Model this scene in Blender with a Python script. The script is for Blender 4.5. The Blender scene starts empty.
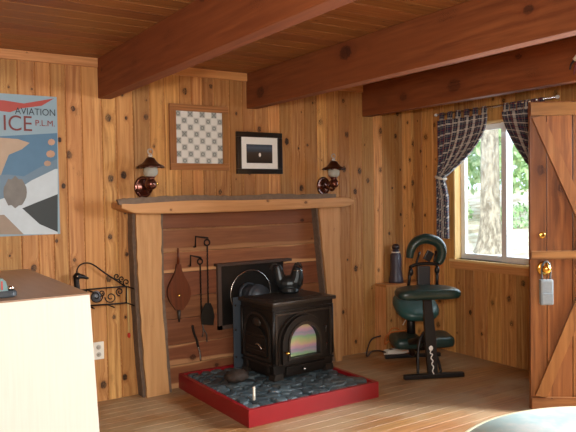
import bpy, bmesh, math, random
from mathutils import Vector, Matrix, Euler
random.seed(7)
PI = math.pi
COL = bpy.context.scene.collection
SC = bpy.context.scene

# ------------------------------------------------------------------ camera
F, YAW, PIT, ROL = 656.7787, 0.58181, 0.031228, -0.015659
EYE = Vector((0, 0, 1.40))
cy, sy = math.cos(YAW), math.sin(YAW)
FW = Vector((sy*math.cos(PIT), cy*math.cos(PIT), -math.sin(PIT)))
RT0 = Vector((cy, -sy, 0)); UP0 = RT0.cross(FW)
RT = math.cos(ROL)*RT0 + math.sin(ROL)*UP0
UP = -math.sin(ROL)*RT0 + math.cos(ROL)*UP0
cam = bpy.data.cameras.new('camera'); camo = bpy.data.objects.new('camera', cam)
COL.objects.link(camo)
camo.matrix_world = Matrix(((RT.x, UP.x, -FW.x, EYE.x), (RT.y, UP.y, -FW.y, EYE.y), (RT.z, UP.z, -FW.z, EYE.z), (0, 0, 0, 1)))
cam.sensor_width = 36; cam.lens = F/576*36; cam.clip_start = .02; cam.clip_end = 200
SC.camera = camo

def at(x, y, axis, v):
    """The point of the plane axis = v (a wall, the floor, a table height) that the photo shows at x, y."""
    d = FW + (x-288)/F*RT + (216-y)/F*UP
    return EYE + d*((v-EYE[axis])/d[axis])

YB, XR, ZC, ZB = 4.475, 4.364, 2.353, 2.082      # back wall, right wall, ceiling, beam underside
XL, YF = -1.7, -1.7

# ------------------------------------------------------------------ helpers
def lin(h):
    h = h.lstrip('#'); o = []
    for i in (0, 2, 4):
        c = int(h[i:i+2], 16)/255
        o.append(c/12.92 if c <= .04045 else ((c+.055)/1.055)**2.4)
    return (*o, 1)

class MB:
    """Collects faces of ONE mesh, with wood coordinates (uv) and a random pair per plank (rnd)."""
    def __init__(s): s.v = []; s.f = []; s.uv = []; s.rn = []; s.mi = []; s.sm = []
    def face(s, pts, uv=None, rn=(.5, .5), mi=0, smooth=False):
        b = len(s.v); s.v += [tuple(p) for p in pts]; s.f.append(list(range(b, b+len(pts))))
        s.uv.append(uv or [(0, 0)]*len(pts)); s.rn.append(rn); s.mi.append(mi); s.sm.append(smooth)
    def grid(s, vs, fs, rn=None, axis=2, mi=0, smooth=False):
        """Add an indexed piece; uv from position along axis."""
        rn = rn or (random.random(), random.random())
        b = len(s.v); s.v += [tuple(p) for p in vs]
        o = [a for a in (0, 1, 2) if a != axis]
        c = [sum(p[a] for p in vs)/max(1, len(vs)) for a in (0, 1, 2)]
        for f in fs:
            s.f.append([b+i for i in f])
            s.uv.append([((vs[i][o[0]]-c[o[0]])+(vs[i][o[1]]-c[o[1]]), vs[i][axis]) for i in f])
            s.rn.append(rn); s.mi.append(mi); s.sm.append(smooth)
    def box(s, lo, hi, rn=None, axis=None, mi=0, bev=0, M=None):
        lo = Vector(lo); hi = Vector(hi)
        if axis is None:
            d = hi-lo; axis = max((0, 1, 2), key=lambda a: d[a])
        if bev:
            bm = bmesh.new(); bmesh.ops.create_cube(bm, size=1)
            for v in bm.verts: v.co = Vector((lo[a]+(hi[a]-lo[a])*(v.co[a]+.5) for a in range(3)))
            bmesh.ops.bevel(bm, geom=list(bm.edges), offset=bev, segments=2, profile=.7, affect='EDGES')
            bm.verts.index_update()
            vs = [v.co.copy() for v in bm.verts]; fs = [[v.index for v in f.verts] for f in bm.faces]; bm.free()
        else:
            vs = [Vector((x, y, z)) for z in (lo.z, hi.z) for y in (lo.y, hi.y) for x in (lo.x, hi.x)]
            fs = [(0, 2, 3, 1), (4, 5, 7, 6), (0, 1, 5, 4), (2, 6, 7, 3), (0, 4, 6, 2), (1, 3, 7, 5)]
        b0 = len(s.v)
        s.grid(vs, fs, rn, axis, mi)
        if M is not None:
            for i in range(b0, len(s.v)): s.v[i] = tuple(M @ Vector(s.v[i]))
        return s
    def prism(s, pts, d, axis=1, rn=None, waxis=2, mi=0, holes=None):
        """Extrude the outline pts (3-D points, flat) by the vector d."""
        n = len(pts); d = Vector(d); pts = [Vector(p) for p in pts]
        vs = pts+[p+d for p in pts]
        fs = [list(range(n))[::-1], list(range(n, 2*n))]+[(i, (i+1) % n, n+(i+1) % n, n+i) for i in range(n)]
        s.grid(vs, fs, rn, waxis, mi); return s
    def strip(s, la, lb, d, rn=None, waxis=2, mi=0):
        """A slab between two matching polylines, thick by d (irregular boards)."""
        n = len(la); d = Vector(d); vs = []
        for a, b in zip(la, lb):
            a = Vector(a); b = Vector(b); vs += [a, b, b+d, a+d]
        fs = []
        for i in range(n-1):
            for k in range(4): fs.append((4*i+k, 4*i+(k+1) % 4, 4*i+4+(k+1) % 4, 4*i+4+k))
        fs += [(3, 2, 1, 0), (4*n-4, 4*n-3, 4*n-2, 4*n-1)]
        s.grid(vs, fs, rn, waxis, mi); return s
    def tube(s, path, r, n=10, closed=False, mi=0, rn=None, flat=1.0, axis=2):
        P = [Vector(p) for p in path]; m = len(P)
        R = r if isinstance(r, (list, tuple)) else [r]*m
        T = []
        for i in range(m):
            a = P[(i-1) % m] if closed or i else P[0]; b = P[(i+1) % m] if closed or i < m-1 else P[-1]
            t = b-a; T.append(t.normalized() if t.length > 1e-9 else Vector((0, 0, 1)))
        ref = Vector((0, 0, 1)) if abs(T[0].z) < .9 else Vector((1, 0, 0))
        nx = (ref-T[0]*ref.dot(T[0])).normalized(); vs = []; fs = []
        for i in range(m):
            nx = (nx-T[i]*nx.dot(T[i])).normalized(); ny = T[i].cross(nx)
            for k in range(n):
                a = 2*PI*k/n; vs.append(P[i]+R[i]*(math.cos(a)*nx+flat*math.sin(a)*ny))
        for i in range(m if closed else m-1):
            for k in range(n):
                j = (i+1) % m; fs.append((i*n+k, i*n+(k+1) % n, j*n+(k+1) % n, j*n+k))
        if not closed:
            fs += [list(range(n))[::-1], [(m-1)*n+k for k in range(n)]]
        s.grid(vs, fs, rn, axis, mi, True); return s
    def lathe(s, prof, n=24, M=None, mi=0, fn=None):
        """prof: (radius, height) pairs about z; M places it."""
        M = M or Matrix(); vs = []; fs = []
        for i, (r, z) in enumerate(prof):
            for k in range(n):
                a = 2*PI*k/n; rr, zz = (r, z) if fn is None else fn(i, a, r, z)
                vs.append(M @ Vector((rr*math.cos(a), rr*math.sin(a), zz)))
        for i in range(len(prof)-1):
            for k in range(n): fs.append((i*n+k, i*n+(k+1) % n, i*n+n+(k+1) % n, i*n+n+k))
        if prof[0][0] > 1e-5: fs.append(list(range(n))[::-1])
        if prof[-1][0] > 1e-5: fs.append([(len(prof)-1)*n+k for k in range(n)])
        s.grid(vs, fs, None, 2, mi, True); return s
    def ball(s, c, r, M=None, nu=14, nv=10, mi=0):
        c = Vector(c); r = Vector(r) if hasattr(r, '__len__') else Vector((r, r, r)); M = M or Matrix(); vs = []; fs = []
        for i in range(nv+1):
            t = PI*i/nv
            for k in range(nu):
                a = 2*PI*k/nu
                vs.append(c+M @ Vector((r.x*math.sin(t)*math.cos(a), r.y*math.sin(t)*math.sin(a), -r.z*math.cos(t))))
        for i in range(nv):
            for k in range(nu): fs.append((i*nu+k, i*nu+(k+1) % nu, i*nu+nu+(k+1) % nu, i*nu+nu+k))
        s.grid(vs, fs, None, 2, mi, True); return s
    def build(s, name, mat, parent=None, M=None, fix=True):
        me = bpy.data.meshes.new(name); vs = s.v
        if M is not None: vs = [tuple(M @ Vector(v)) for v in vs]
        me.from_pydata(vs, [], s.f)
        a = me.uv_layers.new(name='UVMap'); b = me.uv_layers.new(name='rnd'); k = 0
        for fi, f in enumerate(s.f):
            for j in range(len(f)):
                a.data[k].uv = s.uv[fi][j]; b.data[k].uv = s.rn[fi]; k += 1
        me.polygons.foreach_set('material_index', s.mi); me.polygons.foreach_set('use_smooth', s.sm)
        for m in (mat if isinstance(mat, (list, tuple)) else [mat]): me.materials.append(m)
        if fix:
            bm = bmesh.new(); bm.from_mesh(me)
            bmesh.ops.remove_doubles(bm, verts=bm.verts, dist=1e-5)
            bmesh.ops.recalc_face_normals(bm, faces=bm.faces); bm.to_mesh(me); bm.free()
        me.update()
        o = bpy.data.objects.new(name, me); COL.objects.link(o)
        if parent is not None: o.parent = parent
        return o

def thing(name, label, cat, loc=(0, 0, 0), rz=0, group=None):
    o = bpy.data.objects.new(name, None); COL.objects.link(o); o.empty_display_size = .05
    o.location = loc; o.rotation_euler = (0, 0, rz); return tag(o, label, cat, group)
def tag(o, label, cat, group=None, kind=None):
    o['label'] = label; o['category'] = cat
    if group: o['group'] = group
    if kind: o['kind'] = kind
    return o
def struct(o): o['kind'] = 'structure'; return o
def T(x, y, z): return Matrix.Translation((x, y, z))
def RX(a): return Matrix.Rotation(a, 4, 'X')
def RY(a): return Matrix.Rotation(a, 4, 'Y')
def RZ(a): return Matrix.Rotation(a, 4, 'Z')
def local(o, pts):
    """World points in the frame of the thing o (an Empty with location and z rotation)."""
    M = (Matrix.Translation(o.location) @ Matrix.Rotation(o.rotation_euler.z, 4, 'Z')).inverted()
    return [M @ Vector(p) for p in pts]
def smooth_path(P, n=8):
    P = [Vector(p) for p in P]; Q = [2*P[0]-P[1]]+P+[2*P[-1]-P[-2]]; out = []
    for i in range(1, len(Q)-2):
        for k in range(n):
            t = k/n; a, b, c, d = Q[i-1:i+3]
            out.append(.5*((2*b)+(c-a)*t+(2*a-5*b+4*c-d)*t*t+(3*b-a-3*c+d)*t**3))
    return out+[P[-1]]
def text(name, body, size, mat, M, parent=None, extrude=.0004, align='CENTER', shear=0, width=1):
    cu = bpy.data.curves.new(name, 'FONT'); cu.body = body; cu.size = size; cu.extrude = extrude
    cu.align_x = align; cu.align_y = 'CENTER'; cu.shear = shear
    t = bpy.data.objects.new('tmp', cu); COL.objects.link(t)
    me = bpy.data.meshes.new_from_object(t.evaluated_get(bpy.context.evaluated_depsgraph_get()))
    bpy.data.objects.remove(t); me.name = name
    me.transform(M @ Matrix.Diagonal((width, 1, 1, 1))); me.materials.clear(); me.materials.append(mat)
    o = bpy.data.objects.new(name, me); COL.objects.link(o); o.parent = parent; return o

# ------------------------------------------------------------------ materials
class N:
    def __init__(s, name):
        s.m = bpy.data.materials.new(name); s.m.use_nodes = True; s.t = s.m.node_tree; s.t.nodes.clear()
        s.out = s.t.nodes.new('ShaderNodeOutputMaterial')
        s.b = s.t.nodes.new('ShaderNodeBsdfPrincipled'); s.t.links.new(s.b.outputs[0], s.out.inputs[0])
    def n(s, typ, **kw):
        x = s.t.nodes.new(typ)
        for k, v in kw.items(): setattr(x, k, v)
        return x
    def put(s, sock, v):
        if isinstance(v, bpy.types.NodeSocket): s.t.links.new(v, sock)
        else: sock.default_value = v
    def M(s, op, a, b=0, c=0):
        x = s.n('ShaderNodeMath', operation=op)
        for i, v in enumerate((a, b, c)): s.put(x.inputs[i], v)
        return x.outputs[0]
    def step(s, v, a, b, lo=0, hi=1):
        x = s.n('ShaderNodeMapRange', interpolation_type='SMOOTHSTEP')
        for i, q in enumerate((v, a, b, lo, hi)): s.put(x.inputs[i], q)
        return x.outputs[0]
    def vec(s, x=0, y=0, z=0):
        c = s.n('ShaderNodeCombineXYZ')
        for i, q in enumerate((x, y, z)): s.put(c.inputs[i], q)
        return c.outputs[0]
    def sep(s, v):
        c = s.n('ShaderNodeSeparateXYZ'); s.put(c.inputs[0], v); return c.outputs
    def noise(s, v, scale=1, detail=3, rough=.55):
        x = s.n('ShaderNodeTexNoise'); s.put(x.inputs['Vector'], v); x.inputs['Scale'].default_value = scale
        x.inputs['Detail'].default_value = detail; x.inputs['Roughness'].default_value = rough; return x.outputs[0]
    def mix(s, f, a, b, blend='MIX'):
        x = s.n('ShaderNodeMix', data_type='RGBA', blend_type=blend)
        s.put(x.inputs[0], f); s.put(x.inputs[6], a); s.put(x.inputs[7], b); return x.outputs[2]
    def ramp(s, f, stops):
        x = s.n('ShaderNodeValToRGB'); s.put(x.inputs[0], f); e = x.color_ramp.elements
        while len(e) < len(stops): e.new(.5)
        for q, (p, c) in zip(e, stops): q.position = p; q.color = c
        return x.outputs[0]
    def uv(s, name='UVMap'): return s.n('ShaderNodeUVMap', uv_map=name).outputs[0]
    def obj(s): return s.n('ShaderNodeTexCoord').outputs['Object']
    def fin(s, col, rough=.5, metal=0, bump=None, bs=.2, bd=.002, **kw):
        s.put(s.b.inputs['Base Color'], col); s.put(s.b.inputs['Roughness'], rough); s.b.inputs['Metallic'].default_value = metal
        for k, v in kw.items(): s.put(s.b.inputs[k.replace('_', ' ')], v)
        if bump is not None:
            x = s.n('ShaderNodeBump'); x.inputs['Strength'].default_value = bs; x.inputs['Distance'].default_value = bd
            s.put(x.inputs['Height'], bump); s.t.links.new(x.outputs[0], s.b.inputs['Normal'])
        return s.m

def wood(name, light, mid, dark, knot='#3a1c0c', width=.12, cell=.42, kr=.013, dens=.7, tint=.3, rough=.45, grain=70, sap=None, wear=None, coat=0, bs=.15):
    s = N(name); u, v, _ = s.sep(s.uv()); ra, rb, _ = s.sep(s.uv('rnd'))
    v2 = s.M('ADD', v, s.M('MULTIPLY', ra, 37.0))
    vc = s.M('DIVIDE', v2, cell); ci = s.M('FLOOR', vc)
    wn = s.n('ShaderNodeTexWhiteNoise', noise_dimensions='3D'); s.put(wn.inputs['Vector'], s.vec(ci, s.M('MULTIPLY', ra, 91.0), s.M('MULTIPLY', rb, 53.0)))
    sc = s.n('ShaderNodeSeparateColor'); s.put(sc.inputs[0], wn.outputs['Color']); r, g, b = sc.outputs
    du = s.M('SUBTRACT', u, s.M('MULTIPLY', s.M('SUBTRACT', r, .5), width*.7))
    dv = s.M('MULTIPLY', s.M('SUBTRACT', s.M('SUBTRACT', vc, ci), s.M('ADD', .5, s.M('MULTIPLY', s.M('SUBTRACT', g, .5), .7))), cell*.75)
    d = s.M('SQRT', s.M('ADD', s.M('MULTIPLY', du, du), s.M('MULTIPLY', dv, dv)))
    size = s.M('MULTIPLY', s.step(b, 1-dens, 1, .35, 1.25), kr)
    pres = s.M('GREATER_THAN', b, 1-dens)
    wob = s.noise(s.vec(s.M('MULTIPLY', u, 60), s.M('MULTIPLY', v2, 60), 0), 1, 2)
    dn = s.M('DIVIDE', s.M('MULTIPLY', d, s.M('ADD', .65, s.M('MULTIPLY', wob, .7))), size)
    halo = s.M('MULTIPLY', s.M('SUBTRACT', 1.0, s.step(dn, .9, 3.0)), pres); core = s.M('MULTIPLY', s.M('SUBTRACT', 1.0, s.step(dn, .9, 1.45)), pres)
    bend = s.M('MULTIPLY', s.M('MULTIPLY', s.M('SUBTRACT', 1.0, s.step(dn, .5, 5)), pres), .02)
    ug = s.M('ADD', u, bend)
    low = s.noise(s.vec(s.M('MULTIPLY', u, 7), s.M('MULTIPLY', v2, .9), s.M('MULTIPLY', ra, 9)), 1, 3)
    g1 = s.noise(s.vec(s.M('MULTIPLY', ug, grain), s.M('MULTIPLY', v2, 2.2), s.M('MULTIPLY', rb, 20)), 1, 4, .65)
    wv = s.M('SINE', s.M('ADD', s.M('MULTIPLY', ug, grain*2.2), s.M('MULTIPLY', low, 22)))
    gr = s.M('ADD', s.M('MULTIPLY', g1, .8), s.M('MULTIPLY', s.M('ADD', wv, 1), .06))
    col = s.mix(s.step(gr, .22, .74), lin(dark), lin(light)); col = s.mix(s.step(low, .3, .7, 0, .75), col, lin(mid))
    if sap:
        e = s.M('ADD', s.M('ABSOLUTE', u), s.M('MULTIPLY', s.M('SUBTRACT', s.noise(s.vec(s.M('MULTIPLY', v2, 1.1), s.M('MULTIPLY', ra, 31), 0), 1, 2), .5), width*.6))
        col = s.mix(s.step(e, width*.33, width*.42, 0, s.M('MULTIPLY', s.step(rb, .2, .6), .9)), col, lin(sap))
    hs = s.n('ShaderNodeHueSaturation'); s.put(hs.inputs['Color'], col)
    s.put(hs.inputs['Value'], s.M('ADD', 1-tint*.55, s.M('MULTIPLY', rb, tint))); s.put(hs.inputs['Hue'], s.M('ADD', .494, s.M('MULTIPLY', ra, .012)))
    col = hs.outputs[0]
    col = s.mix(s.M('MULTIPLY', halo, .6), col, lin(dark)); col = s.mix(s.M('MULTIPLY', core, .95), col, lin(knot))
    if wear:
        p = s.obj(); w = s.noise(p, 1.7, 4); col = s.mix(s.step(w, .4, .62, 0, .7), col, lin(wear))
    s.b.inputs['Specular IOR Level'].default_value = .35
    return s.fin(col, rough, 0, gr, bs, .001, Coat_Weight=coat, Coat_Roughness=.25)

def plain(name, c, rough=.5, metal=0, var=.12, scale=18, bump=0, coat=0, **kw):
    s = N(name); f = s.noise(s.obj(), scale, 4); L = lin(c)
    a = tuple(min(1, q*(1+var)) for q in L[:3])+(1,); b = tuple(q*(1-var) for q in L[:3])+(1,)
    return s.fin(s.mix(f, b, a), rough, metal, f if bump else None, bump, .002, Coat_Weight=coat, **kw)

PINE = wood('knotty_pine', '#dba766', '#bf864a', '#92592a', '#150702', .118, .33, .0140, .8, .6, .55)
PINE_TRIM = wood('pine_trim', '#dba56a', '#c98f55', '#ad7440', '#4a2410', .08, .8, .009, .5, .15)
PINE_SILL = wood('pale_pine_jamb', '#f0d296', '#e6c07e', '#d2a660', '#5a3010', .1, .5, .007, .6, .1)
CEILW = wood('ceiling_pine', '#a87242', '#955f35', '#7a4a27', '#45210f', .13, .9, .012, .45, .3, .5)
FLOORW = wood('worn_floor_planks', '#b08252', '#976a3e', '#704827', '#3a2010', .09, 1.1, .008, .4, .28, .42, wear='#aa9272')
BEAMW = wood('red_beam', '#8e4e2c', '#7e4022', '#673019', '#2e150b', .27, .8, .032, .8, .06, .68, 40)
SLABW = wood('peeled_pine_slab', '#cc9c68', '#bd8c58', '#a87746', '#43220f', .2, .5, .010, .6, .1, .6, 45)
BACKW = wood('red_cedar_boards', '#96603f', '#845033', '#6d3f27', '#3a1c0d', .17, .9, .013, .6, .4, .5, 40, sap='#bd8d60')
DOORW = wood('varnished_door_boards', '#9a673a', '#714420', '#4f2b12', '#30140a', .14, .5, .016, .7, .35, .4, 40, coat=.2)
DOORT = wood('varnished_door_rail', '#a87846', '#83552a', '#623a1a', '#30140a', .1, .6, .009, .5, .15, .4, 40, coat=.2)
BARK = plain('grey_bark', '#6b594a', .9, 0, .4, 40, .6)
FRAMEW = wood('brown_frame', '#ac7a48', '#986538', '#7c5028', '#4a2814', .05, 2, .005, .1, .1, .4, 120)
BELLW = wood('bellows_wood', '#6b3018', '#5e2913', '#4a1f0e', '#2a1008', .2, 3, .005, .1, .05, .35, 60)
STANDW = wood('stand_pine', '#b9834c', '#a9733f', '#905c2e', '#4a2814', .1, .6, .008, .4, .2)
IRON = plain('cast_iron', '#252220', .45, .55, .3, 45, .25)
IRON_EDGE = plain('iron_worn', '#3d3732', .4, .6, .3, 40, .15)
BLACK = plain('black_metal', '#201d1a', .45, .5, .3, 30, .1)
SHIELD = plain('grey_blue_steel', '#46505a', .5, .4, .2, 12, .1)
WROUGHT = plain('wrought_iron', '#1d1613', .5, .6, .3, 60, .2)
COPPER = plain('dark_copper', '#5c3226', .2, .75, .2, 20, .05, coat=.5)
HATM = plain('dark_bronze', '#4d2c20', .3, .6, .2, 20, .05)
BRASS = plain('brass', '#d9b25a', .2, 1, .1, 20)
STEEL = plain('bright_steel', '#cfcfca', .25, 1, .1, 20)
WHITE = plain('white_vinyl', '#e6ecf0', .35, 0, .03)
IVORY = plain('ivory_plastic', '#e8e2d2', .4, 0, .04)
SLOT = plain('dark_slot', '#2b2622', .6)
REDP = plain('red_paint', '#8a1119', .42, 0, .18, 9, .1, coat=.1)
SLATE = None
def slate():
    s = N('slate_stone'); ra, rb, _ = s.sep(s.uv('rnd')); f = s.noise(s.obj(), 30, 4)
    c = s.ramp(ra, [(0, lin('#2f3c42')), (.5, lin('#46555b')), (.85, lin('#5e7077')), (1, lin('#4e504c'))])
    c = s.mix(s.M('MULTIPLY', f, .6), c, lin('#343e44'))
    return s.fin(c, .45, 0, f, .3, .004)
SLATE = slate()
MORTAR = plain('dark_mortar', '#343a3c', .85, 0, .3, 30, .4)
GREEN = plain('dark_green_vinyl', '#1f3531', .33, 0, .12, 40, .1)
GREEN_SEAT = plain('green_vinyl_seat', '#2a4f4c', .4, 0, .1, 40, .1)
CHAIRM = plain('black_chair_frame', '#1c1a19', .4, .3, .2, 30)
GREYV = plain('grey_vinyl_box', '#82919b', .5, 0, .2, 60, .2)
GREYD = plain('grey_shackle', '#565c60', .4, .4)
PAPERW = plain('mat_board', '#ecece6', .7, 0, .06, 60)
SILK_BLACK = plain('black_frame', '#15120f', .3, 0, .2)
CREAM = None
def cream():
    s = N('cream_laminate'); p = s.obj(); x, y, z = s.sep(p)
    f = s.noise(s.vec(s.M('MULTIPLY', x, 90), y, s.M('MULTIPLY', z, 3)), 1, 4)
    return s.fin(s.mix(f, lin('#dcd5c8'), lin('#eae5da')), .45)
CREAM = cream()
def browntop():
    s = N('brown_laminate_top'); x, y, z = s.sep(s.obj())
    f = s.noise(s.vec(s.M('MULTIPLY', x, 40), s.M('MULTIPLY', y, 3), z), 1, 4)
    return s.fin(s.mix(f, lin('#8c6f58'), lin('#ab8d72')), .38)
BROWNTOP = browntop()
def plaid():
    s = N('plaid_cloth'); u, v, _ = s.sep(s.uv())
    def band(c, period, ofs, w):
        f = s.M('FRACT', s.M('ADD', s.M('DIVIDE', c, period), ofs)); return s.M('LESS_THAN', s.M('ABSOLUTE', s.M('SUBTRACT', f, .5)), w)
    P = .095; col = lin('#252c44')
    for c in (u, v): col = s.mix(s.M('MULTIPLY', band(c, P, 0, .085), .68), col, lin('#d2cabe'))
    for c in (u, v): col = s.mix(s.M('MULTIPLY', band(c, P, .5, .05), .5), col, lin('#7d3034'))
    for c in (u, v): col = s.mix(s.M('MULTIPLY', band(c, P, .25, .02), .3), col, lin('#d9d0bf'))
    for c in (u, v): col = s.mix(s.M('MULTIPLY', band(c, P, .75, .02), .3), col, lin('#b8a98f'))
    return s.fin(col, .9, Sheen_Weight=.2)
PLAID = plaid()
def glass(name, tint='#f4fbff', refl=.5, ior=1.5):
    s = N(name); s.t.nodes.remove(s.b); tr = s.n('ShaderNodeBsdfTransparent'); tr.inputs[0].default_value = lin(tint)
    gl = s.n('ShaderNodeBsdfGlossy'); gl.inputs['Roughness'].default_value = .03
    fr = s.n('ShaderNodeFresnel'); fr.inputs[0].default_value = ior; mx = s.n('ShaderNodeMixShader')
    s.t.links.new(s.M('MULTIPLY', fr.outputs[0], refl), mx.inputs[0]); s.t.links.new(tr.outputs[0], mx.inputs[1]); s.t.links.new(gl.outputs[0], mx.inputs[2])
    s.t.links.new(mx.outputs[0], s.out.inputs[0]); return s.m
PANE = glass('window_glass')
LAMPGLASS = plain('frosted_lamp_glass', '#cfd2c8', .15, 0, .05, Transmission_Weight=.55, IOR=1.35)
CLEAR = plain('clear_acrylic', '#eeeeea', .08, 0, .02, Transmission_Weight=.7, IOR=1.4)
def irid_reflection():
    s = N('iridescent_glass_painted_reflection'); x, y, z = s.sep(s.obj())
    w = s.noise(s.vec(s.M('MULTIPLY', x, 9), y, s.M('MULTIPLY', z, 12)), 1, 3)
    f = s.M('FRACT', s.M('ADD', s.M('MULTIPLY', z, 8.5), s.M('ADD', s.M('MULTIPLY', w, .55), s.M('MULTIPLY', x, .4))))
    c = s.ramp(f, [(0, lin('#8f9ac0')), (.2, lin('#c99cc6')), (.38, lin('#d9c0a0')), (.55, lin('#b4cf90')), (.75, lin('#7fc49a')), (.9, lin('#a9a0c8')), (1, lin('#8f9ac0'))])  # iridescent coating's rainbow reflection of door and window, painted as colour bands
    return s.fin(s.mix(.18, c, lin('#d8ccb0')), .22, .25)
IRID_REFLECTION = irid_reflection()
def checker():
    s = N('patchwork_checker'); u, v, _ = s.sep(s.uv())
    U = s.M('MULTIPLY', u, 8); V = s.M('MULTIPLY', v, 8); fu = s.M('SUBTRACT', s.M('FRACT', U), .5); fv = s.M('SUBTRACT', s.M('FRACT', V), .5)
    par = s.M('GREATER_THAN', s.M('FRACT', s.M('MULTIPLY', s.M('ADD', s.M('FLOOR', U), s.M('FLOOR', V)), .5)), .25)
    au = s.M('ABSOLUTE', fu); av = s.M('ABSOLUTE', fv)
    wn = s.n('ShaderNodeTexWhiteNoise', noise_dimensions='2D'); s.put(wn.inputs['Vector'], s.vec(s.M('FLOOR', U), s.M('FLOOR', V), 0)); rn = wn.outputs['Value']
    inside = s.M('LESS_THAN', s.M('MAXIMUM', au, av), .42)
    cross = s.M('LESS_THAN', s.M('ABSOLUTE', s.M('SUBTRACT', au, av)), .09)
    ring = s.M('LESS_THAN', s.M('ABSOLUTE', s.M('SUBTRACT', s.M('ADD', s.M('MULTIPLY', au, au), s.M('MULTIPLY', av, av)), .06)), .03)
    mot = s.mix(s.M('GREATER_THAN', rn, .5), s.vec(cross, cross, cross), s.vec(ring, ring, ring))
    dark = s.mix(mot, s.mix(rn, lin('#8a9290'), lin('#adb2ae')), lin('#5e6664'))
    base = s.mix(s.noise(s.obj(), 25, 3), lin('#d4d7d2'), lin('#e4e6e2'))
    col = s.mix(s.M('MULTIPLY', s.M('MULTIPLY', par, inside), .9), base, dark)
    edge = s.M('LESS_THAN', s.M('MINIMUM', s.M('SUBTRACT', .5, au), s.M('SUBTRACT', .5, av)), .03)
    return s.fin(s.mix(s.M('MULTIPLY', edge, .25), col, lin('#8d8e86')), .6)
CHECK = checker()
def landscape():
    s = N('dusk_landscape_print'); u, v, _ = s.sep(s.uv()); n = s.noise(s.vec(s.M('MULTIPLY', u, 8), s.M('MULTIPLY', v, 14), 0), 1, 4)
    vv = s.M('ADD', v, s.M('MULTIPLY', s.M('SUBTRACT', n, .5), .12))
    c = s.ramp(vv, [(0, lin('#1c1712')), (.3, lin('#33291f')), (.55, lin('#3c342d')), (.66, lin('#39424c')), (.82, lin('#4c5a68')), (1, lin('#2f3a48'))])
    return s.fin(c, .35)
LAND = landscape()
def tealtop():
    s = N('pale_teal_table_top'); n = s.noise(s.obj(), 4.5, 5); n2 = s.noise(s.obj(), 30, 3)
    c = s.mix(s.step(s.M('ADD', s.M('MULTIPLY', n, .8), s.M('MULTIPLY', n2, .2)), .38, .6), lin('#bfeaee'), lin('#f6fffd'))
    return s.fin(c, .35)
TEAL = tealtop()
def leafmat(name, a, b):
    s = N(name); ra, rb, _ = s.sep(s.uv('rnd')); return s.fin(s.mix(ra, lin(a), lin(b)), .6, Subsurface_Weight=0)
LEAF = leafmat('leaf_green', '#8fb872', '#d2e3b4'); LEAF2 = leafmat('leaf_dark', '#6f965c', '#b4cf98')
def trunkmat():
    s = N('pale_bark'); x, y, z = s.sep(s.obj()); n = s.noise(s.vec(s.M('MULTIPLY', x, 14), s.M('MULTIPLY', y, 14), s.M('MULTIPLY', z, 5)), 1, 5, .7)
    return s.fin(s.mix(s.step(n, .35, .65), lin('#776c5e'), lin('#bdb09c')), .9, 0, n, .8, .02)
TRUNK = trunkmat()
def groundmat():
    s = N('dry_ground'); n = s.noise(s.obj(), 1.2, 6, .7); return s.fin(s.mix(s.step(n, .35, .7), lin('#b8a184'), lin('#efe6d2')), .95)
GROUND = groundmat()

# ------------------------------------------------------------------ room shell
def plank_wall(mb, o, du, dv, dn, ulen, vlen, w, jitter=.25, hole=None, g=.006, d=.011):
    """Boards with V grooves from o: du across, dv along the boards, dn out of the wall. hole = (u0,u1,v0,v1)."""
    o, du, dv, dn = map(Vector, (o, du, dv, dn)); cuts = [0]
    while cuts[-1] < ulen-1e-6: cuts.append(min(ulen, cuts[-1]+w*(1+random.uniform(-jitter, jitter))))
    for a, b in zip(cuts, cuts[1:]):
        rn = (random.random(), random.random()); segs = [(a, b, 0, vlen)]
        if hole:
            h0, h1, v0, v1 = hole; segs = []
            for x0, x1 in ((a, min(b, h0)), (max(a, h1), b)):
                if x1 > x0+1e-4: segs.append((x0, x1, 0, vlen))
            x0, x1 = max(a, h0), min(b, h1)
            if x1 > x0+1e-4:
                if v0 > 0: segs.append((x0, x1, 0, v0))
                if v1 < vlen: segs.append((x0, x1, v1, vlen))
        for x0, x1, z0, z1 in segs:
            xs = [x0, min(x0+g, x1), max(x1-g, x0), x1]; ds = [-d if abs(x0-a) < 1e-6 else 0, 0, 0, -d if abs(x1-b) < 1e-6 else 0]
            c = (a+b)/2
            for i in range(3):
                p = [o+du*xs[i]+dv*z0+dn*ds[i], o+du*xs[i+1]+dv*z0+dn*ds[i+1], o+du*xs[i+1]+dv*z1+dn*ds[i+1], o+du*xs[i]+dv*z1+dn*ds[i]]
                mb.face(p, [(xs[i]-c, z0), (xs[i+1]-c, z0), (xs[i+1]-c, z1), (xs[i]-c, z1)], rn)
def backing(mb, boxes):
    for lo, hi in boxes: mb.box(lo, hi, rn=(.5, .5))

# back wall
m = MB(); plank_wall(m, (XL, YB, 0), (1, 0, 0), (0, 0, 1), (0, -1, 0), XR-XL, ZC, .118)
m.box((XL-.1, YB+.006, -.05), (XR+.1, YB+.12, ZC+.1)); struct(m.build('wall_back', PINE, fix=False))
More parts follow.
